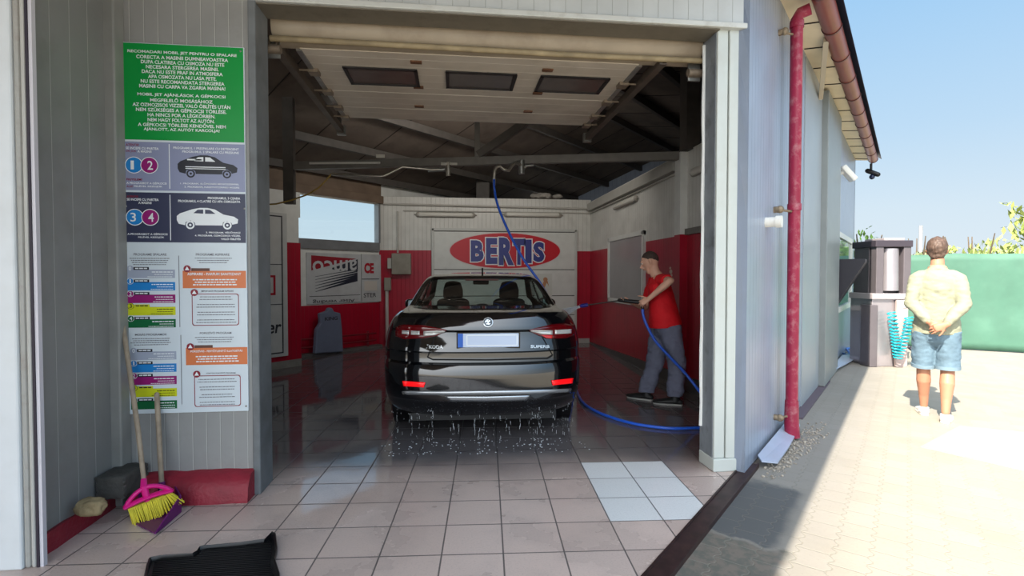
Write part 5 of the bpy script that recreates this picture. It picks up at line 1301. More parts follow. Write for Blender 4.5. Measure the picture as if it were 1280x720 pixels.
# shirt
mb = MB()
mb.tube([L_(0, 0.0, .905), L_(0, 0.0, 1.02), L_(0, .012, 1.20), L_(0, .018, 1.36), L_(0, .008, 1.49), L_(0, 0.0, 1.565), L_(0, .004, 1.59)], [(.206, .152), (.196, .150), (.176, .140), (.190, .146), (.180, .128), (.110, .088), (.082, .078)], 28, side=sx)
for s in (-1, 1):
    sh, el, wr = SHm[s]
    mb.tube([L_(s * .12, 0.0, 1.50), sh, sh.lerp(el, .5), el], [.075, .083, .074, .064], 16, round_caps=True)
    mb.tube([el, el.lerp(wr, .4), el.lerp(wr, .88)], [.064, .058, .044], 16, round_caps=True)
link('shirt', remesh(mb, 0.008, 5, wrinkle=(0.009, 9)), pm('pale_green_cloth', (142, 143, 122), 0.8, var=0.04, vscale=14, bump=0.2, bscale=120), man, smooth=180)
MB().tube([L_(0, .0, 1.575), L_(0, 0.006, 1.615)], [(.082, .082), (.076, .076)], 24, side=sx).build('collar', pm('pale_green_cloth', (142, 143, 122)), man, smooth=50)
# shorts with turned-up hems
mb = MB()
mb.tube([L_(0, 0, 1.00), L_(0, 0, .90)], [(.168, .14), (.172, .145)], 24, side=sx, round_caps=True)
for s, (h_, k_, a_) in legs.items():
    mb.tube([h_ + Vector((0,0,-.02)), h_.lerp(k_, .45), h_.lerp(k_, .92)], [(.112, .125), (.108, .112), (.104, .106)], 20, side=sx)
link('shorts', remesh(mb, 0.008, 4, wrinkle=(0.007, 10)), pm('pale_denim', (98, 122, 138), 0.8, var=0.18, vscale=9, bump=0.2, bscale=150), man, smooth=180)
for s, (h_, k_, a_) in legs.items():
    MB().tube([h_.lerp(k_, .88), h_.lerp(k_, .96)], [(.109, .111), (.108, .110)], 24, side=sx).build('hem', pm('denim_hem', (112, 134, 148), 0.8, var=0.1), man, smooth=50)
for s, (h_, k_, a_) in legs.items():
    m2 = MB(); foot(m2, a_ , FM3 @ Vector((s * .12, 1, 0)), 0.30, 0.10, 0.056)
    m2.tube([a_ + Vector((0,0,-.075)), a_ + Vector((0,0,-.015))], [(.052, .060), (.046, .050)], 16, side=sx)
    sho = link('shoe', remesh(m2, 0.006, 3), pm('white_trainer', (206, 204, 200), 0.55), man, smooth=180)
    t_ = (FM3 @ Vector((s * .12, 1, 0))).normalized(); g_ = Vector((a_.x, a_.y, -0.02)); ss_ = Vector((t_.y, -t_.x, 0))
    out = [g_ - t_ * .085, g_ - t_ * .07 + ss_ * .035, g_ + t_ * .05 + ss_ * .05, g_ + t_ * .15 + ss_ * .056, g_ + t_ * .225 + ss_ * .035, g_ + t_ * .245, g_ + t_ * .225 - ss_ * .035, g_ + t_ * .15 - ss_ * .056, g_ + t_ * .05 - ss_ * .05, g_ - t_ * .07 - ss_ * .035]
    MB().prism(out, (0, 0, .024)).build('sole', pm('sole_white', (232, 226, 214), 0.6), sho, bevel=0.006)
# hair
mb = MB(); mb.ball(hc + Vector((0,0,.035)) - sy * .012, (.091, .094, .118), 22, 16, FM3 @ Matrix.Diagonal((1, 1.2, 1)))
mb.ball(hc + Vector((0,0,.075)) + sy * .03, (.083, .088, .07), 16, 10); mb.ball(hc - sy * .055 + Vector((0,0,-.03)), (.070, .045, .07), 16, 10, FM3)
hm = remesh(mb, 0.006, 3)
for v in hm.vertices:
    n_ = mnoise.noise(v.co * 34) ; v.co += (v.co - hc).normalized() * (0.006 * n_ + 0.004 * mnoise.noise(Vector((v.co.x * 60, v.co.y * 60, v.co.z * 18))))
cutz = hc.z - .085
bm = bmesh.new(); bm.from_mesh(hm)
bmesh.ops.delete(bm, geom=[v for v in bm.verts if (v.co - hc).dot(sy) > 0.065 and v.co.z < hc.z + 0.055], context='VERTS'); bm.to_mesh(hm); bm.free()
link('hair', hm, pm('brown_hair', (84, 66, 56), 0.55, var=0.3, vscale=40), man, smooth=180)
for s in (-1, 1): MB().ball(hc + sx * (s * .032) + sy * .092 + Vector((0,0,.015)), .012, 10, 8).build('eye', pm('eye_white', (226, 222, 216), 0.3), man, smooth=60)
MB().tube([hc + sx * -.024 + sy * .099 + Vector((0,0,-.055)), hc + sy * .106 + Vector((0,0,-.053)), hc + sx * .024 + sy * .099 + Vector((0,0,-.055))], .006, 8).build('mouth', pm('lips', (168, 96, 88), 0.5), man, smooth=60)

# ================================================================ the man with the lance
wk = thing('person', 'man in red shirt and grey trousers spraying the car with a lance', 'person', G(826, 504))
mb = MB(); P = D
hipF, hipN = P(826, 408, 6.24), P(837, 408, 6.05)
kneeF, kneeN = P(819, 450, 6.22), P(846, 456, 5.99)
ankF, ankN = P(808, 491, 6.22), P(844, 496, 5.97)
pel, waist, chest, nb = P(832, 404, 6.14), P(829, 386, 6.13), P(825, 364, 6.13), P(822, 347, 6.14)
hd_c = P(813, 328, 6.15)
shF, shN = P(818, 352, 6.30), P(827, 350, 5.99)
elF, wrF = P(806, 384, 6.42), P(788.5, 377.5, 6.13)
elN, wrN = P(838, 351, 5.76), P(811, 373.5, 5.90)
ez = Vector((0, 0, 1)); face = (P(800, 332, 6.20) - P(813, 330, 6.15)); face.z = 0; face.normalize()
lat = face.cross(ez)          # to his right
# torso
bside = lat
mb.tube([pel - ez * .04, pel + ez * .04, waist, waist.lerp(chest, .5), chest, chest.lerp(nb, .6), nb + ez * .03], [(.155, .115), (.155, .115), (.145, .105), (.155, .11), (.175, .115), (.165, .095), (.07, .06)], 20, side=bside, round_caps=True)
mb.tube([nb - ez * .02, nb.lerp(hd_c, .5), hd_c - ez * .03 - face * .03], [(.064, .064), (.056, .06), (.056, .058)], 16, side=bside)
tilt = (ez * 0.93 + face * 0.36).normalized()
ff = (face * 0.93 - ez * 0.36).normalized()
HM = Matrix((lat, ff, tilt)).transposed()
mb.ball(hd_c + tilt * .02, (.078, .10, .108), 22, 16, HM)
mb.tube([hd_c + ff * .042 - tilt * .03, hd_c + ff * .060 - tilt * .098], [(.060, .048), (.036, .028)], 14, side=lat, round_caps=True)
mb.tube([hd_c + ff * .094 + tilt * .022, hd_c + ff * .128 - tilt * .022, hd_c + ff * .108 - tilt * .032], [.009, .0155, .011], 10, round_caps=True)
mb.tube([hd_c + ff * .086 + tilt * .036 - lat * .045, hd_c + ff * .098 + tilt * .040, hd_c + ff * .086 + tilt * .036 + lat * .045], .013, 8, round_caps=True)
mb.tube([hd_c + ff * .094 - tilt * .056 - lat * .022, hd_c + ff * .104 - tilt * .055, hd_c + ff * .094 - tilt * .056 + lat * .022], .010, 8, round_caps=True)
for s in (-1, 1): mb.tube([hd_c + lat * (s * .074) - ff * .008 + tilt * .034, hd_c + lat * (s * .090) - ff * .020 + tilt * .012, hd_c + lat * (s * .078) - ff * .008 - tilt * .026], [(.008, .014), (.010, .020), (.008, .010)], 10, side=lat, round_caps=True)
# arms
for sh, el, wr in ((shF, elF, wrF), (shN, elN, wrN)):
    mb.tube([sh, sh.lerp(el, .5), el], [.056, .050, .041], 14, round_caps=True)
    mb.tube([el, el.lerp(wr, .3), el.lerp(wr, .75), wr], [.041, .043, .032, .027], 14, round_caps=True)
gunA, gunB = P(806, 378.5, 5.965), P(774, 375.2, 6.07); noz = P(734, 381.3, 6.16)
gd_ = (gunB - gunA).normalized()
# front hand under the barrel, palm up; rear hand round the grip
hand(mb, wrF, (P(778, 377.5, 6.08) - wrF), -ez * 1 + lat * .2, 1, 0.55, 1.0, thumb_dir=(gd_ * .6 + ez * .7))
hand(mb, wrN, (P(800, 379.5, 5.94) - wrN), -lat * 0.85 + ez * .5, 1, 0.62, 1.0, thumb_dir=(gd_ * .8 + ez * .35))
# legs and feet
tF = (P(788, 489, 6.34) - P(808, 494, 6.22)); tN = (P(826, 500, 6.02) - P(846, 503, 5.96)); tF.z = 0; tN.z = 0
for h_, k_, a_, t_ in ((hipF, kneeF, ankF, tF), (hipN, kneeN, ankN, tN)):
    cal = k_.lerp(a_, .3) - face * .015
    mb.tube([h_, h_.lerp(k_, .5), k_, cal, k_.lerp(a_, .7), a_], [(.088, .098), (.076, .082), (.056, .058), (.056, .06), (.042, .043), (.034, .036)], 14, side=lat, round_caps=True)
    foot(mb, Vector((a_.x, a_.y, .10)), t_, 0.27, .095)
link('body', remesh(mb, 0.0055, 4), pm('skin_pale', (214, 166, 142), 0.5, var=0.06, vscale=12), wk, smooth=180)
# red shirt
mb = MB()
hem = P(831.5, 407, 6.14)
mb.tube([hem, waist - ez * .02, waist.lerp(chest, .5), chest, chest.lerp(nb, .55), nb.lerp(chest, .12), nb + ez * .012], [(.185, .195), (.175, .165), (.178, .148), (.198, .142), (.195, .125), (.11, .09), (.076, .074)], 26, side=lat)
for sh, el in ((shF, elF), (shN, elN)):
    mb.tube([sh.lerp(chest, .35), sh, sh.lerp(el, .38), sh.lerp(el, .66)], [.088, .080, .074, .073], 18)
link('shirt', remesh(mb, 0.008, 4, wrinkle=(0.008, 10)), pm('red_cloth', (214, 16, 30), 0.75, var=0.06, vscale=10, bump=0.2, bscale=120), wk, smooth=180)
# grey work trousers
mb = MB()
mb.tube([pel + ez * .10, pel - ez * .05], [(.172, .140), (.176, .146)], 22, side=lat, round_caps=True)
for h_, k_, a_ in ((hipF, kneeF, ankF), (hipN, kneeN, ankN)):
    mb.tube([h_, h_.lerp(k_, .5), k_, k_.lerp(a_, .5), a_ + ez * .06, a_ + ez * .01], [(.105, .128), (.096, .118), (.086, .104), (.082, .098), (.080, .094), (.074, .086)], 18, side=lat)
link('trousers', remesh(mb, 0.008, 4, wrinkle=(0.013, 9)), pm('grey_cloth', (104, 108, 128), 0.8, var=0.1, vscale=8, bump=0.2, bscale=120), wk, smooth=180)
for a_, t_ in ((ankF, tF), (ankN, tN)):
    t_ = t_.normalized(); g_ = Vector((a_.x, a_.y, 0.0)); ss_ = Vector((t_.y, -t_.x, 0)); m2 = MB()
    foot(m2, Vector((a_.x, a_.y, .10)), t_, 0.31, .095, 0.056); m2.tube([g_ + ez * .04, g_ + ez * .11], [(.05, .058), (.045, .05)], 16, side=ss_)
    sho = link('shoe', remesh(m2, 0.006, 3), pm('black_shoe', (22, 24, 26), 0.5), wk, smooth=180)
    out = [g_ - t_ * .085, g_ - t_ * .07 + ss_ * .035, g_ + t_ * .05 + ss_ * .05, g_ + t_ * .15 + ss_ * .056, g_ + t_ * .23 + ss_ * .035, g_ + t_ * .252, g_ + t_ * .23 - ss_ * .035, g_ + t_ * .15 - ss_ * .056, g_ + t_ * .05 - ss_ * .05, g_ - t_ * .07 - ss_ * .035]
    MB().prism(out, (0, 0, .02)).build('sole', pm('sole_grey', (160, 160, 158), 0.6), sho, bevel=0.005)
    MB().tube([g_ + ez * .10, g_ + ez * .15], [(.042, .044), (.040, .042)], 16, side=ss_).build('sock', pm('white_sock', (214, 214, 212), 0.8), wk, smooth=50)
# cropped hair
mb = MB(); mb.ball(hd_c + tilt * .031 - ff * .008, (.0825, .1015, .104), 22, 16, HM)
hm = remesh(mb, 0.006, 1); bm = bmesh.new(); bm.from_mesh(hm)
bmesh.ops.delete(bm, geom=[v for v in bm.verts if (v.co - hd_c).dot(tilt) < 0.035 + 0.75 * max(0, (v.co - hd_c).dot(ff) - 0.0) - 0.9 * max(0, -(v.co - hd_c).dot(ff) - 0.03)], context='VERTS'); bm.to_mesh(hm); bm.free()
link('hair', hm, pm('dark_crop', (70, 56, 50), 0.7, var=0.25, vscale=60), wk, smooth=180)
for s in (-1, 1):
    e_ = hd_c + lat * (s * .031) + ff * .086 + tilt * .018
    ey_ = MB().ball(e_, .012, 10, 8).build('eye', pm('eye_white', (226, 222, 216), 0.3), wk, smooth=60); MB().ball(e_ + ff * .009, .0055, 8, 6).build('iris', pm('iris_brown', (58, 40, 30), 0.3), ey_, smooth=60)
    MB().tube([hd_c + lat * (s * .016) + ff * .102 + tilt * .044, hd_c + lat * (s * .048) + ff * .092 + tilt * .046], .005, 6, round_caps=True).build('eyebrow', pm('brow', (84, 62, 50), 0.8), wk)
MB().tube([hd_c + ff * .098 - tilt * .056 - lat * .022, hd_c + ff * .110 - tilt * .055, hd_c + ff * .098 - tilt * .056 + lat * .022], .0055, 8).build('mouth', pm('lips', (168, 96, 88)), wk, smooth=60)

# lance
ln_ = thing('spray_lance', 'black pressure washer lance held by the man in red', 'lance', gunA)
MB().tube([gunA, gunA.lerp(gunB, .3), gunB], [.020, .024, .021], 14, round_caps=True).build('gun_body', pm('lance_black', (18, 18, 20), 0.4), ln_, smooth=50)
grip = P(803.5, 386, 5.97); MB().tube([gunA + gd_ * .05, grip], [(.020, .016), (.018, .014)], 12, side=gd_, round_caps=True).build('grip', pm('lance_black', (18, 18, 20)), ln_, smooth=50)
MB().tube([gunB - gd_ * .02, noz], .0085, 10).build('lance_tube', pm('dark_chrome', (60, 54, 52), 0.3, 0.7), ln_, smooth=50)
nd_ = (noz - gunB).normalized(); MB().tube([noz - nd_ * .01, noz + nd_ * .06, noz + nd_ * .085], [.022, .026, .015], 14).build('nozzle', pm('nozzle_blue', (48, 44, 130), 0.4), ln_, smooth=40)
# spray: a fan of fine drops with thin mist
def mist_mat(name, dens, col=(0.9, 0.93, 0.96)):
    m = bpy.data.materials.new(name); m.use_nodes = True; nt = m.node_tree; nt.nodes.remove(nt.nodes['Principled BSDF'])
    v = nt.nodes.new('ShaderNodeVolumeScatter'); v.inputs['Color'].default_value = (*col, 1); v.inputs['Density'].default_value = dens
    nt.links.new(v.outputs[0], nt.nodes['Material Output'].inputs['Volume']); return m
tip = noz + nd_ * .085; tgt = P(688, 397.5, 5.95)
sp = thing('water_spray', 'fan of white water spray from lance nozzle to the car', 'spray', tip); sp['kind'] = 'stuff'
MB().tube([tip, tip.lerp(tgt, .5), tgt], [.012, .05, .09], 14).build('mist', mist_mat('mist', 5.0), sp, smooth=50)
mb = MB(); r2 = random.Random(2); dv = tgt - tip; perp = dv.orthogonal().normalized(); perp2 = dv.normalized().cross(perp)
for k in range(1100):
    f = r2.random() ** 0.8; rad = (0.006 + 0.085 * f) * math.sqrt(r2.random()); a = r2.uniform(0, 6.3); p = tip + dv * f + perp * rad * math.cos(a) + perp2 * rad * math.sin(a); d_ = (p - tip).normalized() * r2.uniform(.01, .03)
    mb.tube([p, p + d_], r2.uniform(.0008, .0018), 4)
M_drop = pm('water_drop', (226, 232, 238), 0.1, spec=0.8)
mb.build('droplets', M_drop, sp)
# hose: boom -> beside the car -> loop on the floor -> back up to the gun
def cr(pts, n=10):
    out = []; P_ = [Vector(p) for p in pts]; P_ = [P_[0] * 2 - P_[1]] + P_ + [P_[-1] * 2 - P_[-2]]
    for i in range(1, len(P_) - 2):
        a, b, c, d = P_[i-1:i+3]
        for k in range(n):
            t = k / n; out.append(0.5 * ((2*b) + (c - a) * t + (2*a - 5*b + 4*c - d) * t*t + (3*b - a - 3*c + d) * t**3))
    out.append(P_[-2]); return out
h0 = BB(617.5, 224, -.28)
hr = 0.016
path = [h0, P(618, 236, 6.9), P(622, 256, 6.85), P(634, 286, 6.8), P(653, 322, 6.75), P(676, 355, 6.7), P(692, 385, 6.75), P(706, 425, 6.7), P(714, 462, 6.75), G(719.5, 484, .02), G(727, 501, .02), G(742, 512.5, .018), G(768, 523, .018), G(800, 531, .018), G(840, 535.5, .018), G(878, 535, .018),
        Vector((2.42, 4.62, .02)), Vector((2.6, 4.85, .02)), Vector((2.8, 5.25, .06)), P(888, 508, 5.72), P(872, 486, 5.76), P(856, 466, 5.82), P(838, 447, 5.86), P(820, 427, 5.9), P(809, 408, 5.93), P(804, 394, 5.96), grip + Vector((0,0,-.005))]
hose = MB().tube(cr(path, 8), hr, 10).build('hose', pm('blue_hose', (38, 92, 206), 0.3), smooth=60)
tag(hose, 'long blue pressure hose from ceiling boom looping across floor to the lance', 'hose')
MB().tube([h0 + Vector((0,0,.02)), P(618, 231, 6.9)], .021, 10).build('ferrule', M_galv, hose, smooth=40)
# ================================================================ the car
CAR_O = Vector((0.262, 4.43, 0.0)); CAR_R = R(-2.6)
car = thing('car', 'black saloon car being washed inside the bay, seen from the rear', 'car', CAR_O, CAR_R)
CW = Matrix.Translation(CAR_O) @ Matrix.Rotation(CAR_R, 4, 'Z'); CWi = CW.inverted()
TAB = [  # z, rear y, rear corner depth, half width, front y, front corner depth
 (.200,.330,.40,.740,4.60,.60),(.260,.150,.45,.850,4.76,.70),(.300,.095,.46,.875,4.80,.72),(.360,.050,.48,.898,4.84,.75),(.400,.030,.48,.905,4.85,.78),(.415,.012,.48,.908,4.855,.78),(.520,.000,.48,.918,4.86,.80),
 (.620,.000,.48,.922,4.85,.80),(.690,.010,.48,.924,4.82,.80),(.720,.022,.48,.924,4.80,.80),(.740,.056,.47,.922,4.78,.80),(.820,.062,.465,.921,4.66,.75),(.835,.046,.465,.920,4.62,.73),(.860,.052,.46,.919,4.55,.70),
 (.950,.078,.45,.908,4.10,.50),(1.000,.088,.44,.894,3.80,.40),(1.022,.066,.44,.884,3.68,.32),(1.080,.082,.43,.858,3.52,.26),(1.130,.102,.40,.820,3.42,.24),(1.158,.122,.38,.787,3.36,.22),(1.172,.220,.35,.768,3.33,.22),
 (1.184,.440,.28,.752,3.31,.22),(1.200,.620,.20,.744,3.28,.22),(1.280,.860,.18,.712,3.12,.22),(1.360,1.110,.17,.684,2.95,.22),(1.420,1.320,.17,.662,2.82,.22),(1.460,1.490,.17,.642,2.74,.22),(1.485,1.610,.18,.620,2.70,.22),
 (1.508,1.760,.20,.575,2.68,.25),(1.522,1.900,.22,.500,2.62,.25),(1.532,2.050,.22,.360,2.52,.20),(1.537,2.200,.05,.140,2.36,.04)]
ZT = [r[0] for r in TAB]
def pchip_slopes(x, y):
    n = len(x); h = [x[i+1]-x[i] for i in range(n-1)]; d = [(y[i+1]-y[i])/h[i] for i in range(n-1)]; m = [0.0]*n
    m[0], m[-1] = d[0], d[-1]
    for i in range(1, n-1):
        if d[i-1]*d[i] > 0:
            w1, w2 = 2*h[i]+h[i-1], h[i]+2*h[i-1]; m[i] = (w1+w2)/(w1/d[i-1]+w2/d[i])
    return m
SL = [pchip_slopes(ZT, [r[c] for r in TAB]) for c in range(1, 6)]
def prof_at(z):
    z = min(max(z, ZT[0]), ZT[-1]); i = 0
    while i < len(ZT) - 2 and z > ZT[i+1]: i += 1
    h = ZT[i+1]-ZT[i]; t = (z-ZT[i])/h; out = []
    for c in range(5):
        a, b = TAB[i][c+1], TAB[i+1][c+1]; ma, mb_ = SL[c][i]*h, SL[c][i+1]*h
        out.append((2*t**3-3*t*t+1)*a + (t**3-2*t*t+t)*ma + (-2*t**3+3*t*t)*b + (t**3-t*t)*mb_)
    return out
def corner(s): return 1 - (1 - min(1, abs(s)) ** 2.7) ** (1/2.0)
def rear_y(x, z):
    yr, Dp, w, yf, Df = prof_at(z); return yr + Dp * corner(x / w)
levels = []
for i in range(len(ZT) - 1):
    k = max(1, int(round((ZT[i+1]-ZT[i]) / 0.022)))
    levels += [ZT[i] + (ZT[i+1]-ZT[i]) * j / k for j in range(k)]
levels.append(ZT[-1])
NR, NS = 44, 46
def ring(z):
    yr, Dp, w, yf, Df = prof_at(z); pts = []
    for i in range(NR):
        s = math.sin(-math.pi/2 + math.pi * i / NR); pts.append((s * w, yr + Dp * corner(s), z, 'r', s))
    ya, yb = yr + Dp, yf - Df
    for i in range(NS): t = i / NS; pts.append((w * (1 + .012 * math.sin(math.pi*t)), ya + (yb - ya) * t, z, 's', t))
    for i in range(NR):
        s = math.cos(math.pi * i / NR); s = math.sin(math.pi/2 - math.pi * i / NR); pts.append((s * w, yf - Df * corner(s), z, 'f', s))
    for i in range(NS): t = i / NS; pts.append((-w * (1 + .012 * math.sin(math.pi*t)), yb + (ya - yb) * t, z, 's', 1 - t))
    return pts
rings_ = [ring(z) for z in levels]; NN = len(rings_[0])
WH = [(-1, 1.06), (1, 1.06), (-1, 3.90), (1, 3.90)]
body_v = [Vector(p[:3]) for r_ in rings_ for p in r_]
faces = {'body': [], 'rear_glass': [], 'windscreen': [], 'side_glass_l': [], 'side_glass_r': [], 'side_glass_l2': [], 'side_glass_r2': []}
for i in range(len(levels) - 1):
    zc = (levels[i] + levels[i+1]) / 2
    for j in range(NN):
        j2 = (j + 1) % NN; f = (i*NN+j, i*NN+j2, (i+1)*NN+j2, (i+1)*NN+j)
        c = (body_v[f[0]] + body_v[f[1]] + body_v[f[2]] + body_v[f[3]]) / 4
        seg = rings_[i][j][3]; s_ = rings_[i][j][4]; w_ = prof_at(zc)[2]; xs = c.x / w_
        key = 'body'
        if seg == 'r' and 1.205 < zc < 1.466 and abs(xs) < 0.90: key = 'rear_glass'
        elif seg == 'f' and 1.04 < zc < 1.47 and abs(xs) < 0.92: key = 'windscreen'
        elif seg == 's' and 1.09 < zc < 1.43:
            if 1.62 < c.y < 2.28: key = 'side_glass_r' if c.x > 0 else 'side_glass_l'
            elif 2.36 < c.y < 3.06: key = 'side_glass_r2' if c.x > 0 else 'side_glass_l2'
        elif zc < .70 and seg != 'f' and any(math.hypot(c.y - wy, zc - .335) < .36 and c.x * sx_ > 0 and abs(c.x) > .6 for sx_, wy in WH) and not (seg == 'r' and c.y < .62): continue
        elif zc < .70 and seg == 'f' and math.hypot(c.y - 3.9, zc - .335) < .36 and abs(c.x) > .6: continue
        faces[key].append(f)
faces['body'].append(tuple((len(levels)-1)*NN + j for j in range(NN))); faces['body'].append(tuple(reversed(range(NN))))
M_paint = pm('black_paint', (9, 10, 13), 0.08, coat=1.0, spec=0.6, ior=1.6)
def carmesh(name, fl, mat, parent, smooth=35, off=None):
    used = sorted({i for f in fl for i in f}); ix = {a: b for b, a in enumerate(used)}
    mb = MB(); mb.v = [CW @ body_v[i] for i in used]; mb.f = [tuple(ix[i] for i in f) for f in fl]
    return mb.build(name, mat, parent, smooth=smooth)
bo = carmesh('car_body', faces['body'], M_paint, car, 28)
sd = bo.modifiers.new('thick', 'SOLIDIFY'); sd.thickness = 0.012; sd.offset = -1
def glassmat(name, tint, ior=1.5):
    m = bpy.data.materials.new(name); m.use_nodes = True; nt = m.node_tree; nt.nodes.remove(nt.nodes['Principled BSDF'])
    tr = nt.nodes.new('ShaderNodeBsdfTransparent'); tr.inputs[0].default_value = (*tint, 1); gl = nt.nodes.new('ShaderNodeBsdfGlossy'); gl.inputs['Roughness'].default_value = 0.02
    fz = sheen(nt); mx = nt.nodes.new('ShaderNodeMixShader')
    nt.links.new(fz, mx.inputs[0]); nt.links.new(tr.outputs[0], mx.inputs[1]); nt.links.new(gl.outputs[0], mx.inputs[2]); nt.links.new(mx.outputs[0], nt.nodes['Material Output'].inputs[0]); return m
M_cg = glassmat('car_glass', (0.80, 0.90, 0.88))
carmesh('rear_window', faces['rear_glass'], M_cg, car, 60); carmesh('windscreen', faces['windscreen'], M_cg, car, 60)
for k in ('side_glass_l', 'side_glass_r', 'side_glass_l2', 'side_glass_r2'): carmesh('side_window', faces[k], M_cg, car, 60)
def CL(x, y, z): return CW @ Vector((x, y, z))
Mcar3 = CW.to_3x3(); cx_, cy_, cz_ = Mcar3 @ Vector((1,0,0)), Mcar3 @ Vector((0,1,0)), Vector((0,0,1))
def cbox(mb, a, b): return mb.box(a, b, CW)
# wheels
M_tyre = pm('tyre', (16, 16, 17), 0.7, var=0.2, vscale=20); M_rim = pm('rim_alloy', (150, 152, 156), 0.3, 0.8)
for sx_, wy in WH:
    X = Matrix.Translation(CL(sx_ * .795, wy, .330)) @ Matrix.Rotation(CAR_R, 4, 'Z') @ Matrix.Rotation(R(90) * sx_, 4, 'Y')
    w_ = thing('wheel', None, None, X.translation); w_.parent = car; w_.matrix_parent_inverse = WM(car).inverted()
    prof = [(.215, -.105), (.255, -.112), (.305, -.116), (.325, -.102), (.330, -.085), (.325, -.080), (.325, -.040), (.330, -.036), (.330, .036), (.325, .040), (.325, .080), (.330, .085), (.325, .102), (.305, .116), (.255, .112), (.215, .105)]
    MB().lathe(prof, 48, X).build('tyre', M_tyre, w_, smooth=40)
    mb = MB().lathe([(.215, -.10), (.218, .09), (.222, .108), (.208, .108), (.200, .085), (.200, -.09), (.215, -.10)], 40, X)
    for k in range(5):
        a = 2*math.pi*k/5
        for da in (-.13, .13): mb.bar(X @ Vector((.04*math.cos(a), .04*math.sin(a), .07)), X @ Vector((.205*math.cos(a+da), .205*math.sin(a+da), .095)), .032, .022)
    mb.lathe([(0, .085), (.05, .085), (.06, .07), (.06, .04), (0, .04)], 20, X); mb.lathe([(0, .0), (.15, .0), (.15, -.02), (0, -.02)], 24, X)
    mb.build('rim', M_rim, w_, smooth=35)
    # wheel arch lining
    A = Matrix.Translation(CL(sx_ * .79, wy, .335)) @ Matrix.Rotation(CAR_R, 4, 'Z') @ Matrix.Rotation(R(90) * sx_, 4, 'Y')
    MB().lathe([(.375, .105), (.375, -.20), (0, -.20)], 36, A).build('arch_lining', M_blk, w_, smooth=40)
# rear surface helpers: where the line of sight meets the tail
def TR(px, py, off=0.0):
    d = ray(px, py); lo, hi = 4.0, 6.6
    def f(t): p = CWi @ (CP + d * t); return p.y - rear_y(p.x, p.z) if abs(p.x) < prof_at(p.z)[2] else (p.y - (prof_at(p.z)[0] + prof_at(p.z)[1]))
    for _ in range(40):
        mid = (lo + hi) / 2
        if f(mid) < 0: lo = mid
        else: hi = mid
    p = CWi @ (CP + d * lo); h = .01
    nx = (rear_y(p.x + h, p.z) - rear_y(p.x - h, p.z)) / (2*h); nz = (rear_y(p.x, p.z + h) - rear_y(p.x, p.z - h)) / (2*h)
    nx = max(-3, min(3, nx)); nz = max(-1.5, min(1.5, nz))
    n = Vector((nx, -1, nz)).normalized(); return CW @ (p + n * off)
def polyat(pl, t):
    L_s = [math.dist(pl[i], pl[i+1]) for i in range(len(pl)-1)]; tot = sum(L_s); a = t * tot
    for i, l in enumerate(L_s):
        if a <= l or i == len(L_s) - 1: u = min(1, a / max(l, 1e-6)); return (pl[i][0] + (pl[i+1][0]-pl[i][0])*u, pl[i][1] + (pl[i+1][1]-pl[i][1])*u)
        a -= l
def patch(name, top, bot, mat, parent, off=0.004, n=24, m=5, thick=0.004):
    vs = []
    for i in range(n + 1):
        a, b = polyat(top, i/n), polyat(bot, i/n)
        for j in range(m + 1): t = j/m; vs.append(TR(a[0] + (b[0]-a[0])*t, a[1] + (b[1]-a[1])*t, off))
    o = MB().add(vs, [(i*(m+1)+j, i*(m+1)+j+1, (i+1)*(m+1)+j+1, (i+1)*(m+1)+j) for i in range(n) for j in range(m)]).build(name, mat, parent, smooth=40)
    if thick: sd = o.modifiers.new('thick', 'SOLIDIFY'); sd.thickness = thick; sd.offset = 0
    return o
M_redlamp = pm('dark_red_lens', (92, 8, 14), 0.08, coat=1.0); M_clear = pm('clear_lens', (214, 214, 210), 0.10, 0.35, coat=1.0); M_refl = pm('red_reflector', (235, 18, 24), 0.15, coat=1.0, emit=0.25)
M_silver = pm('silver_trim', (170, 174, 178), 0.22, 0.8); M_gloss = pm('gloss_black', (8, 8, 10), 0.15)
tl = patch('tail_light', [(495.5, 409), (505, 406), (530, 406.5), (558, 412)], [(495, 420), (505, 424), (530, 423), (546, 420), (558, 413.5)], M_redlamp, car, 0.006)
for a, b in (([(503.5, 412), (512, 412.5)], [(503.5, 417.5), (512, 418)]), ([(514.5, 412.5), (525, 413)], [(514.5, 418.5), (525, 419)]), ([(530, 413), (545, 412.6), (556.5, 412.8)], [(530, 420), (543, 419.5), (556.5, 413.6)])): patch('clear_element', a, b, M_clear, tl, .012, 10, 3)
tl = patch('tail_light', [(661, 412), (690, 405.5), (705, 404.5), (716.5, 407)], [(661, 413.5), (674, 420), (690, 423.5), (706, 423), (717, 419)], M_redlamp, car, 0.006)
for a, b in (([(663, 412.2), (676, 411.8), (690, 412)], [(663, 413.2), (677, 418), (690, 418.5)]), ([(693, 411.5), (713, 410.5)], [(693, 418), (713, 417)])): patch('clear_element', a, b, M_clear, tl, .012, 10, 3)
patch('red_element', [(676, 418.8), (690, 419)], [(682, 423), (689, 423.4)], pm('red_lens', (206, 30, 24), 0.12, coat=1.0), tl, .012, 8, 3)
patch('reflector', [(503.5, 476), (532, 478)], [(505, 482.5), (530, 484)], M_refl, car, .006, 12, 3)
patch('reflector', [(689, 475.5), (716, 472.5)], [(690.5, 481.5), (714.5, 479)], M_refl, car, .006, 12, 3)
patch('lower_strip', [(503, 488.5), (560, 488.6), (660, 487.5), (714, 485.5)], [(504, 493), (560, 493.8), (660, 492.6), (713, 490)], pm('bumper_strip', (176, 180, 184), 0.25, 0.7), car, .005, 40, 2)
patch('diffuser', [(556, 495), (609, 495.3), (664, 494)], [(562, 501), (609, 501.5), (658, 500)], M_silver, car, .006, 24, 3)
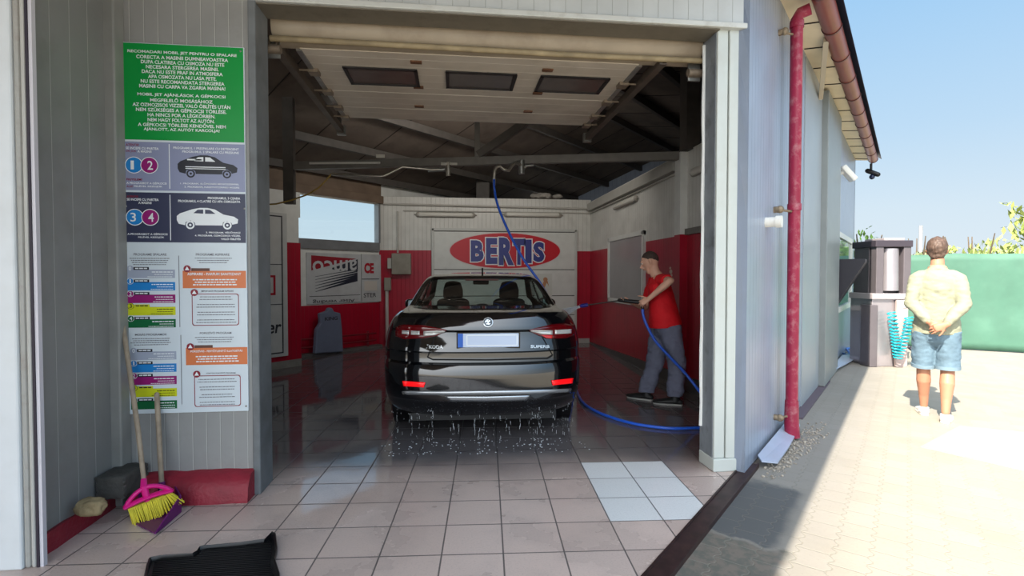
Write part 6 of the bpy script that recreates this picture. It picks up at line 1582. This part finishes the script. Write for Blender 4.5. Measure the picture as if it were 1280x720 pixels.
patch('boot_gap', [(534, 445), (540, 448.5), (610, 449), (684, 447), (690, 443)], [(534, 447), (541, 450.4), (610, 450.8), (685, 448.8), (691, 445)], pm('gap_black', (3, 3, 4), 0.8), car, .002, 40, 1, 0)
patch('boot_gap', [(543, 421.5), (534, 446)], [(544.4, 421.5), (535.4, 446)], pm('gap_black', (3, 3, 4)), car, .002, 14, 1, 0)
patch('boot_gap', [(677, 421), (690, 444)], [(678.4, 421), (691.4, 444)], pm('gap_black', (3, 3, 4)), car, .002, 14, 1, 0)
patch('lid_trim', [(558, 412.6), (610, 412.9), (662, 412.3)], [(558, 414.2), (610, 414.5), (662, 413.9)], M_gloss, car, .005, 24, 1)
# number plate (left blank) with its blue band
pmid = TR(610.5, 425, .0); pr = cx_.copy(); pn = -cy_
pw, phh = .265, .060
pl_o = thing('number_plate', None, None, pmid); pl_o.parent = car; pl_o.matrix_parent_inverse = WM(car).inverted()
def PL(u, v, o): return pmid + pr * u + cz_ * v + pn * o
def plbox(u0, u1, v0, v1, o0, o1, name, mat, par, bev=0.003): return MB().prism([PL(u0, v0, o0), PL(u1, v0, o0), PL(u1, v1, o0), PL(u0, v1, o0)], pn * (o1 - o0)).build(name, mat, par, bevel=bev)
plbox(-pw - .012, pw + .012, -phh - .012, phh + .010, .004, .016, 'plate_holder', M_gloss, pl_o)
plbox(-pw, pw, -phh, phh, .012, .020, 'plate', pm('plate_white', (196, 210, 232), 0.4), pl_o)
plbox(-pw, -pw + .045, -phh, phh, .0202, .0215, 'country_band', pm('plate_blue', (40, 98, 190), 0.4), pl_o, 0)
L = Lettering(PL(0, 0, .0203), pr, cz_, 0.0)
for r_ in ((-pw + .075, pw - .012, phh - .02, phh - .012), (-pw + .075, pw - .012, -phh + .012, -phh + .02), (pw - .02, pw - .012, -phh + .012, phh - .012), (-pw + .075, -pw + .083, -phh + .012, phh - .012)): L.rect(*r_)
L.build('plate_edge', pm('plate_edge_white', (232, 238, 244), 0.4), pl_o)
# badge
bc = TR(610, 403.2, .006); bn_ = (TR(610, 403.2, .03) - bc).normalized(); bu = cx_.copy(); bv = bn_.cross(bu)
if bv.z < 0: bv = -bv
BMx = Matrix((bu, bv, bn_)).transposed().to_4x4(); BMx.translation = bc
rb = .043
bd_ = MB().lathe([(0, .0), (rb, .0), (rb * 1.02, .003), (rb * .98, .007), (rb * .86, .0075), (rb * .84, .004), (0, .004)], 36, BMx).build('badge', pm('badge_dark', (70, 78, 86), 0.25, 0.5), car, smooth=40)
MB().lathe([(rb * .86, .004), (rb * .86, .0085), (rb * 1.03, .0065), (rb * 1.03, .002)], 36, BMx).build('badge_ring', pm('chrome', (214, 218, 220), 0.2, 0.5), bd_, smooth=40)
L = Lettering(bc + bn_ * .0055, bu, bv, 0.0)
for pts in (((-.024, -.016), (.010, -.022), (.024, -.008), (.006, -.010), (-.002, -.004), (-.014, -.012)),
            ((-.006, -.002), (.004, -.006), (.022, .014), (.012, .022)), ((-.012, .000), (-.006, .000), (.006, .026), (-.004, .027)), ((-.019, .000), (-.014, .001), (-.008, .026), (-.018, .020)), ((-.025, -.004), (-.021, -.002), (-.020, .014), (-.027, .006))): L.poly(pts)
L.build('badge_arrow', pm('chrome', (214, 218, 220)), bd_)
def carword(s, px0, px1, py0, py1):
    me = text_mesh(s, .03); xs = [v.co.x for v in me.vertices]; ys = [v.co.y for v in me.vertices]; ax, bx, ay, by = min(xs), max(xs), min(ys), max(ys)
    vs = [TR(px0 + (v.co.x-ax)/(bx-ax)*(px1-px0), py1 - (v.co.y-ay)/(by-ay)*(py1-py0), .006) for v in me.vertices]
    MB().add(vs, [tuple(p.vertices) for p in me.polygons]).build('boot_lettering', pm('chrome', (214, 218, 220)), car); bpy.data.meshes.remove(me)
pm('chrome', (214, 218, 220), 0.2, 0.5)
carword('ŠKODA', 533.5, 554, 430.6, 436); carword('SUPERB', 663, 686.5, 431.5, 435.2)
# brake light inside the top of the rear window, aerial, mirrors
yb_ = prof_at(1.452)[0]
cbox(MB(), (-.19, yb_ + .012, 1.438), (.19, yb_ + .05, 1.456)).build('high_brake_light', pm('dark_red_b', (120, 40, 36), 0.3), car)
MB().prism([CL(0, 1.92, 1.515), CL(0, 2.10, 1.527), CL(0, 2.02, 1.58), CL(0, 1.965, 1.592)], cx_ * .02).build('aerial_fin', M_gloss, car, bevel=.006)
for s in (-1, 1):
    mb = MB().tube([CL(s * .84, 3.12, 1.06), CL(s * .92, 3.10, 1.08)], .028, 10); mb.tube([CL(s * .905, 3.10, 1.085), CL(s * 1.03, 3.08, 1.09)], [(.085, .075), (.07, .06)], 16, side=cz_, round_caps=True)
    mo_ = mb.build('door_mirror', M_paint, car, smooth=50)
    MB().tube([CL(s * .90, 3.024, 1.088), CL(s * 1.035, 3.012, 1.092)], [(.062, .004), (.05, .004)], 16, side=cz_, round_caps=True).build('mirror_glass', pm('mirror_silver', (206, 226, 230), 0.25, 0.2), mo_, smooth=60)
# interior
M_int = pm('interior_dark', (24, 24, 26), 0.8)
ti = cbox(MB(), (-.70, .75, .24), (.70, 3.5, .30)).box((-.66, .70, 1.02), (.66, 1.30, 1.06), CW).box((-.72, 3.15, .45), (.72, 3.55, 1.0), CW).build('cabin_lining', M_int, car)
def seat(x, y, w, top, hr_w):
    s_ = thing('car_seat', None, None, CL(x, y, .3)); s_.parent = car; s_.matrix_parent_inverse = WM(car).inverted()
    MB().tube([CL(x, y, .42), CL(x, y - .12, .78), CL(x, y - .2, top - .26)], [(w/2, .07), (w/2, .07), (w/2 * .84, .055)], 16, side=cx_, round_caps=True).build('backrest', M_int, s_, smooth=50)
    MB().tube([CL(x, y, .42), CL(x, y + .46, .46)], [(w/2, .08)] * 2, 16, side=cx_, round_caps=True).build('cushion', M_int, s_, smooth=50)
    m = MB(); m.tube([CL(x, y - .205, top - .20), CL(x, y - .215, top - .10), CL(x, y - .21, top - .02)], [(hr_w/2, .05), (hr_w/2, .05), (hr_w/2 * .82, .04)], 18, side=cx_, round_caps=True)
    for e in (-.06, .06): m.tube([CL(x + e, y - .2, top - .32), CL(x + e, y - .205, top - .18)], .008, 6)
    m.build('headrest', M_int, s_, smooth=50)
for s in (-1, 1): seat(s * .385, 2.92, .52, 1.40, .27)
for s in (-1, 0, 1): seat(s * .44, 1.62, .46, 1.16, .24)
mb = MB().tube([CL(-.10, 3.06, 1.40), CL(.10, 3.06, 1.40)], [(.035, .015)] * 2, 12, side=cz_, round_caps=True).tube([CL(0, 3.06, 1.41), CL(0, 2.98, 1.47)], .012, 8); mb.build('rear_view_mirror', M_int, car, smooth=50)
tilt_sw = MB()
sw_c = CL(-.385, 3.0, .92); sw_m = Matrix.Translation(sw_c) @ Matrix.Rotation(CAR_R, 4, 'Z') @ Matrix.Rotation(R(65), 4, 'X')
sv = []
tp = [sw_m @ Vector((.18*math.cos(a), .18*math.sin(a), 0)) for a in [2*math.pi*k/28 for k in range(29)]]; tilt_sw.tube(tp, .014, 8); tilt_sw.bar(sw_m @ Vector((-.17,0,0)), sw_m @ Vector((.17,0,0)), .05, .02); tilt_sw.build('steering_wheel', M_int, car, smooth=50)
# underbody
cbox(MB(), (-.68, .35, .16), (.68, 4.4, .23)).build('underbody', M_blk, car)
MB().tube([CL(-.42, .36, .25), CL(-.42, .5, .25)], .035, 12).tube([CL(-.42, .5, .25), CL(.2, 1.2, .24)], .03, 10).build('exhaust', M_galv, car, smooth=50)
# water dripping from the car, in drops and short threads
mb = MB(); r2 = random.Random(21)
cols = [r2.uniform(-.86, .86) for _ in range(46)]
for k in range(380):
    x = r2.choice(cols) + r2.gauss(0, .006); z = r2.uniform(.0, .34) ** 1.0; s = r2.uniform(.0008, .002); l = r2.choice((.004, .006, .012, .03))
    y = rear_y(max(-.9, min(.9, x)), .3) + r2.uniform(-.03, .10); p = CL(x, y, z); mb.tube([p, p + Vector((0, 0, l))], s * .7, 5)
for k in range(160):
    x = r2.choice(cols) + r2.gauss(0, .05); p = CL(x, r2.uniform(-.12, .25), .002); s = r2.uniform(.003, .008); mb.ball(p, (s, s, s * .35), 7, 4)
o = mb.build('water_drips', M_drop, smooth=60); tag(o, 'water dripping and splashing below the rear bumper of the black car', 'water drops', kind='stuff')

# ================================================================ light
sun = bpy.data.lights.new('sun', 'SUN'); sun.energy = 4.7; sun.angle = R(0.53); sun.color = (1.0, 0.91, 0.77)
so_ = bpy.data.objects.new('sun', sun); COL.objects.link(so_)
EL = R(45)
sdir = Vector((U.x * math.cos(EL), U.y * math.cos(EL), -math.sin(EL))); so_.rotation_euler = sdir.to_track_quat('-Z', 'Y').to_euler()
w = bpy.data.worlds.new('sky'); scene.world = w; w.use_nodes = True; nt = w.node_tree; bg = nt.nodes['Background']
tc = nt.nodes.new('ShaderNodeTexCoord'); sx_n = nt.nodes.new('ShaderNodeSeparateXYZ'); nt.links.new(tc.outputs['Generated'], sx_n.inputs[0])
rp = nt.nodes.new('ShaderNodeValToRGB'); nt.links.new(sx_n.outputs[2], rp.inputs['Fac'])
cr_ = rp.color_ramp; cr_.elements[0].position = 0.0; cr_.elements[0].color = lin((226, 238, 246)); cr_.elements[1].position = 1.0; cr_.elements[1].color = lin((120, 178, 232))
for p_, c_ in ((0.10, (216, 234, 247)), (0.22, (192, 222, 247)), (0.40, (164, 208, 246))): e = cr_.elements.new(p_); e.color = lin(c_)
nt.links.new(rp.outputs['Color'], bg.inputs['Color'])
dt = nt.nodes.new('ShaderNodeVectorMath'); dt.operation = 'DOT_PRODUCT'; nt.links.new(tc.outputs['Generated'], dt.inputs[0]); dt.inputs[1].default_value = (-sdir.x, -sdir.y, -sdir.z)
def wm(op, a, b):
    n = nt.nodes.new('ShaderNodeMath'); n.operation = op
    for i, v in enumerate((a, b)):
        if isinstance(v, (int, float)): n.inputs[i].default_value = v
        else: nt.links.new(v, n.inputs[i])
    return n.outputs[0]
wmx = nt.nodes.new('ShaderNodeMixRGB'); nt.links.new(rp.outputs['Color'], wmx.inputs[1]); wmx.inputs[2].default_value = (1.0, 0.97, 0.93, 1)
glow = wm('POWER', wm('MAXIMUM', dt.outputs['Value'], 0.0), 2.0)          # the sky brightens around the sun, behind the viewer
nt.links.new(glow, wmx.inputs[0]); nt.links.new(wmx.outputs[0], bg.inputs['Color'])
nt.links.new(wm('ADD', wm('MULTIPLY', glow, 1.7), 0.39), bg.inputs['Strength'])
# fill lamp and housing added unseen behind the raised door to brighten the bay
def area(loc, sx, sy, e, col=(1, .96, .9), rot=(0, 0, 0)):
    l = bpy.data.lights.new('fill_lamp', 'AREA'); l.shape = 'RECTANGLE'; l.size = sx; l.size_y = sy; l.energy = e; l.color = col
    o = bpy.data.objects.new('fill_lamp', l); COL.objects.link(o); o.location = loc; o.rotation_euler = rot
lt = thing('fill_lamp', 'added fill lamp hung from the roof boards, hidden behind the raised garage door', 'lamp', (0.45, 7.62, 4.0))
MB().box((-0.98, 7.58, 3.86), (1.88, 7.68, 4.06)).build('housing', pm('lamp_grey', (158, 152, 142)), lt, bevel=0.01)
for x_ in (-0.7, 1.6): MB().box((x_ - .01, 7.62, 4.06), (x_ + .01, 7.64, roof_z((x_, 7.63)))).build('hanger', M_steel_dark, lt)
area((0.45, 7.7, 3.95), 2.8, 0.3, 22, rot=(R(70), 0, 0))
vs = scene.view_settings; vs.view_transform = 'Standard'; vs.look = 'None'; vs.gamma = 1.0; vs.use_curve_mapping = False; vs.exposure = 1.35
scene.display_settings.display_device = 'sRGB'
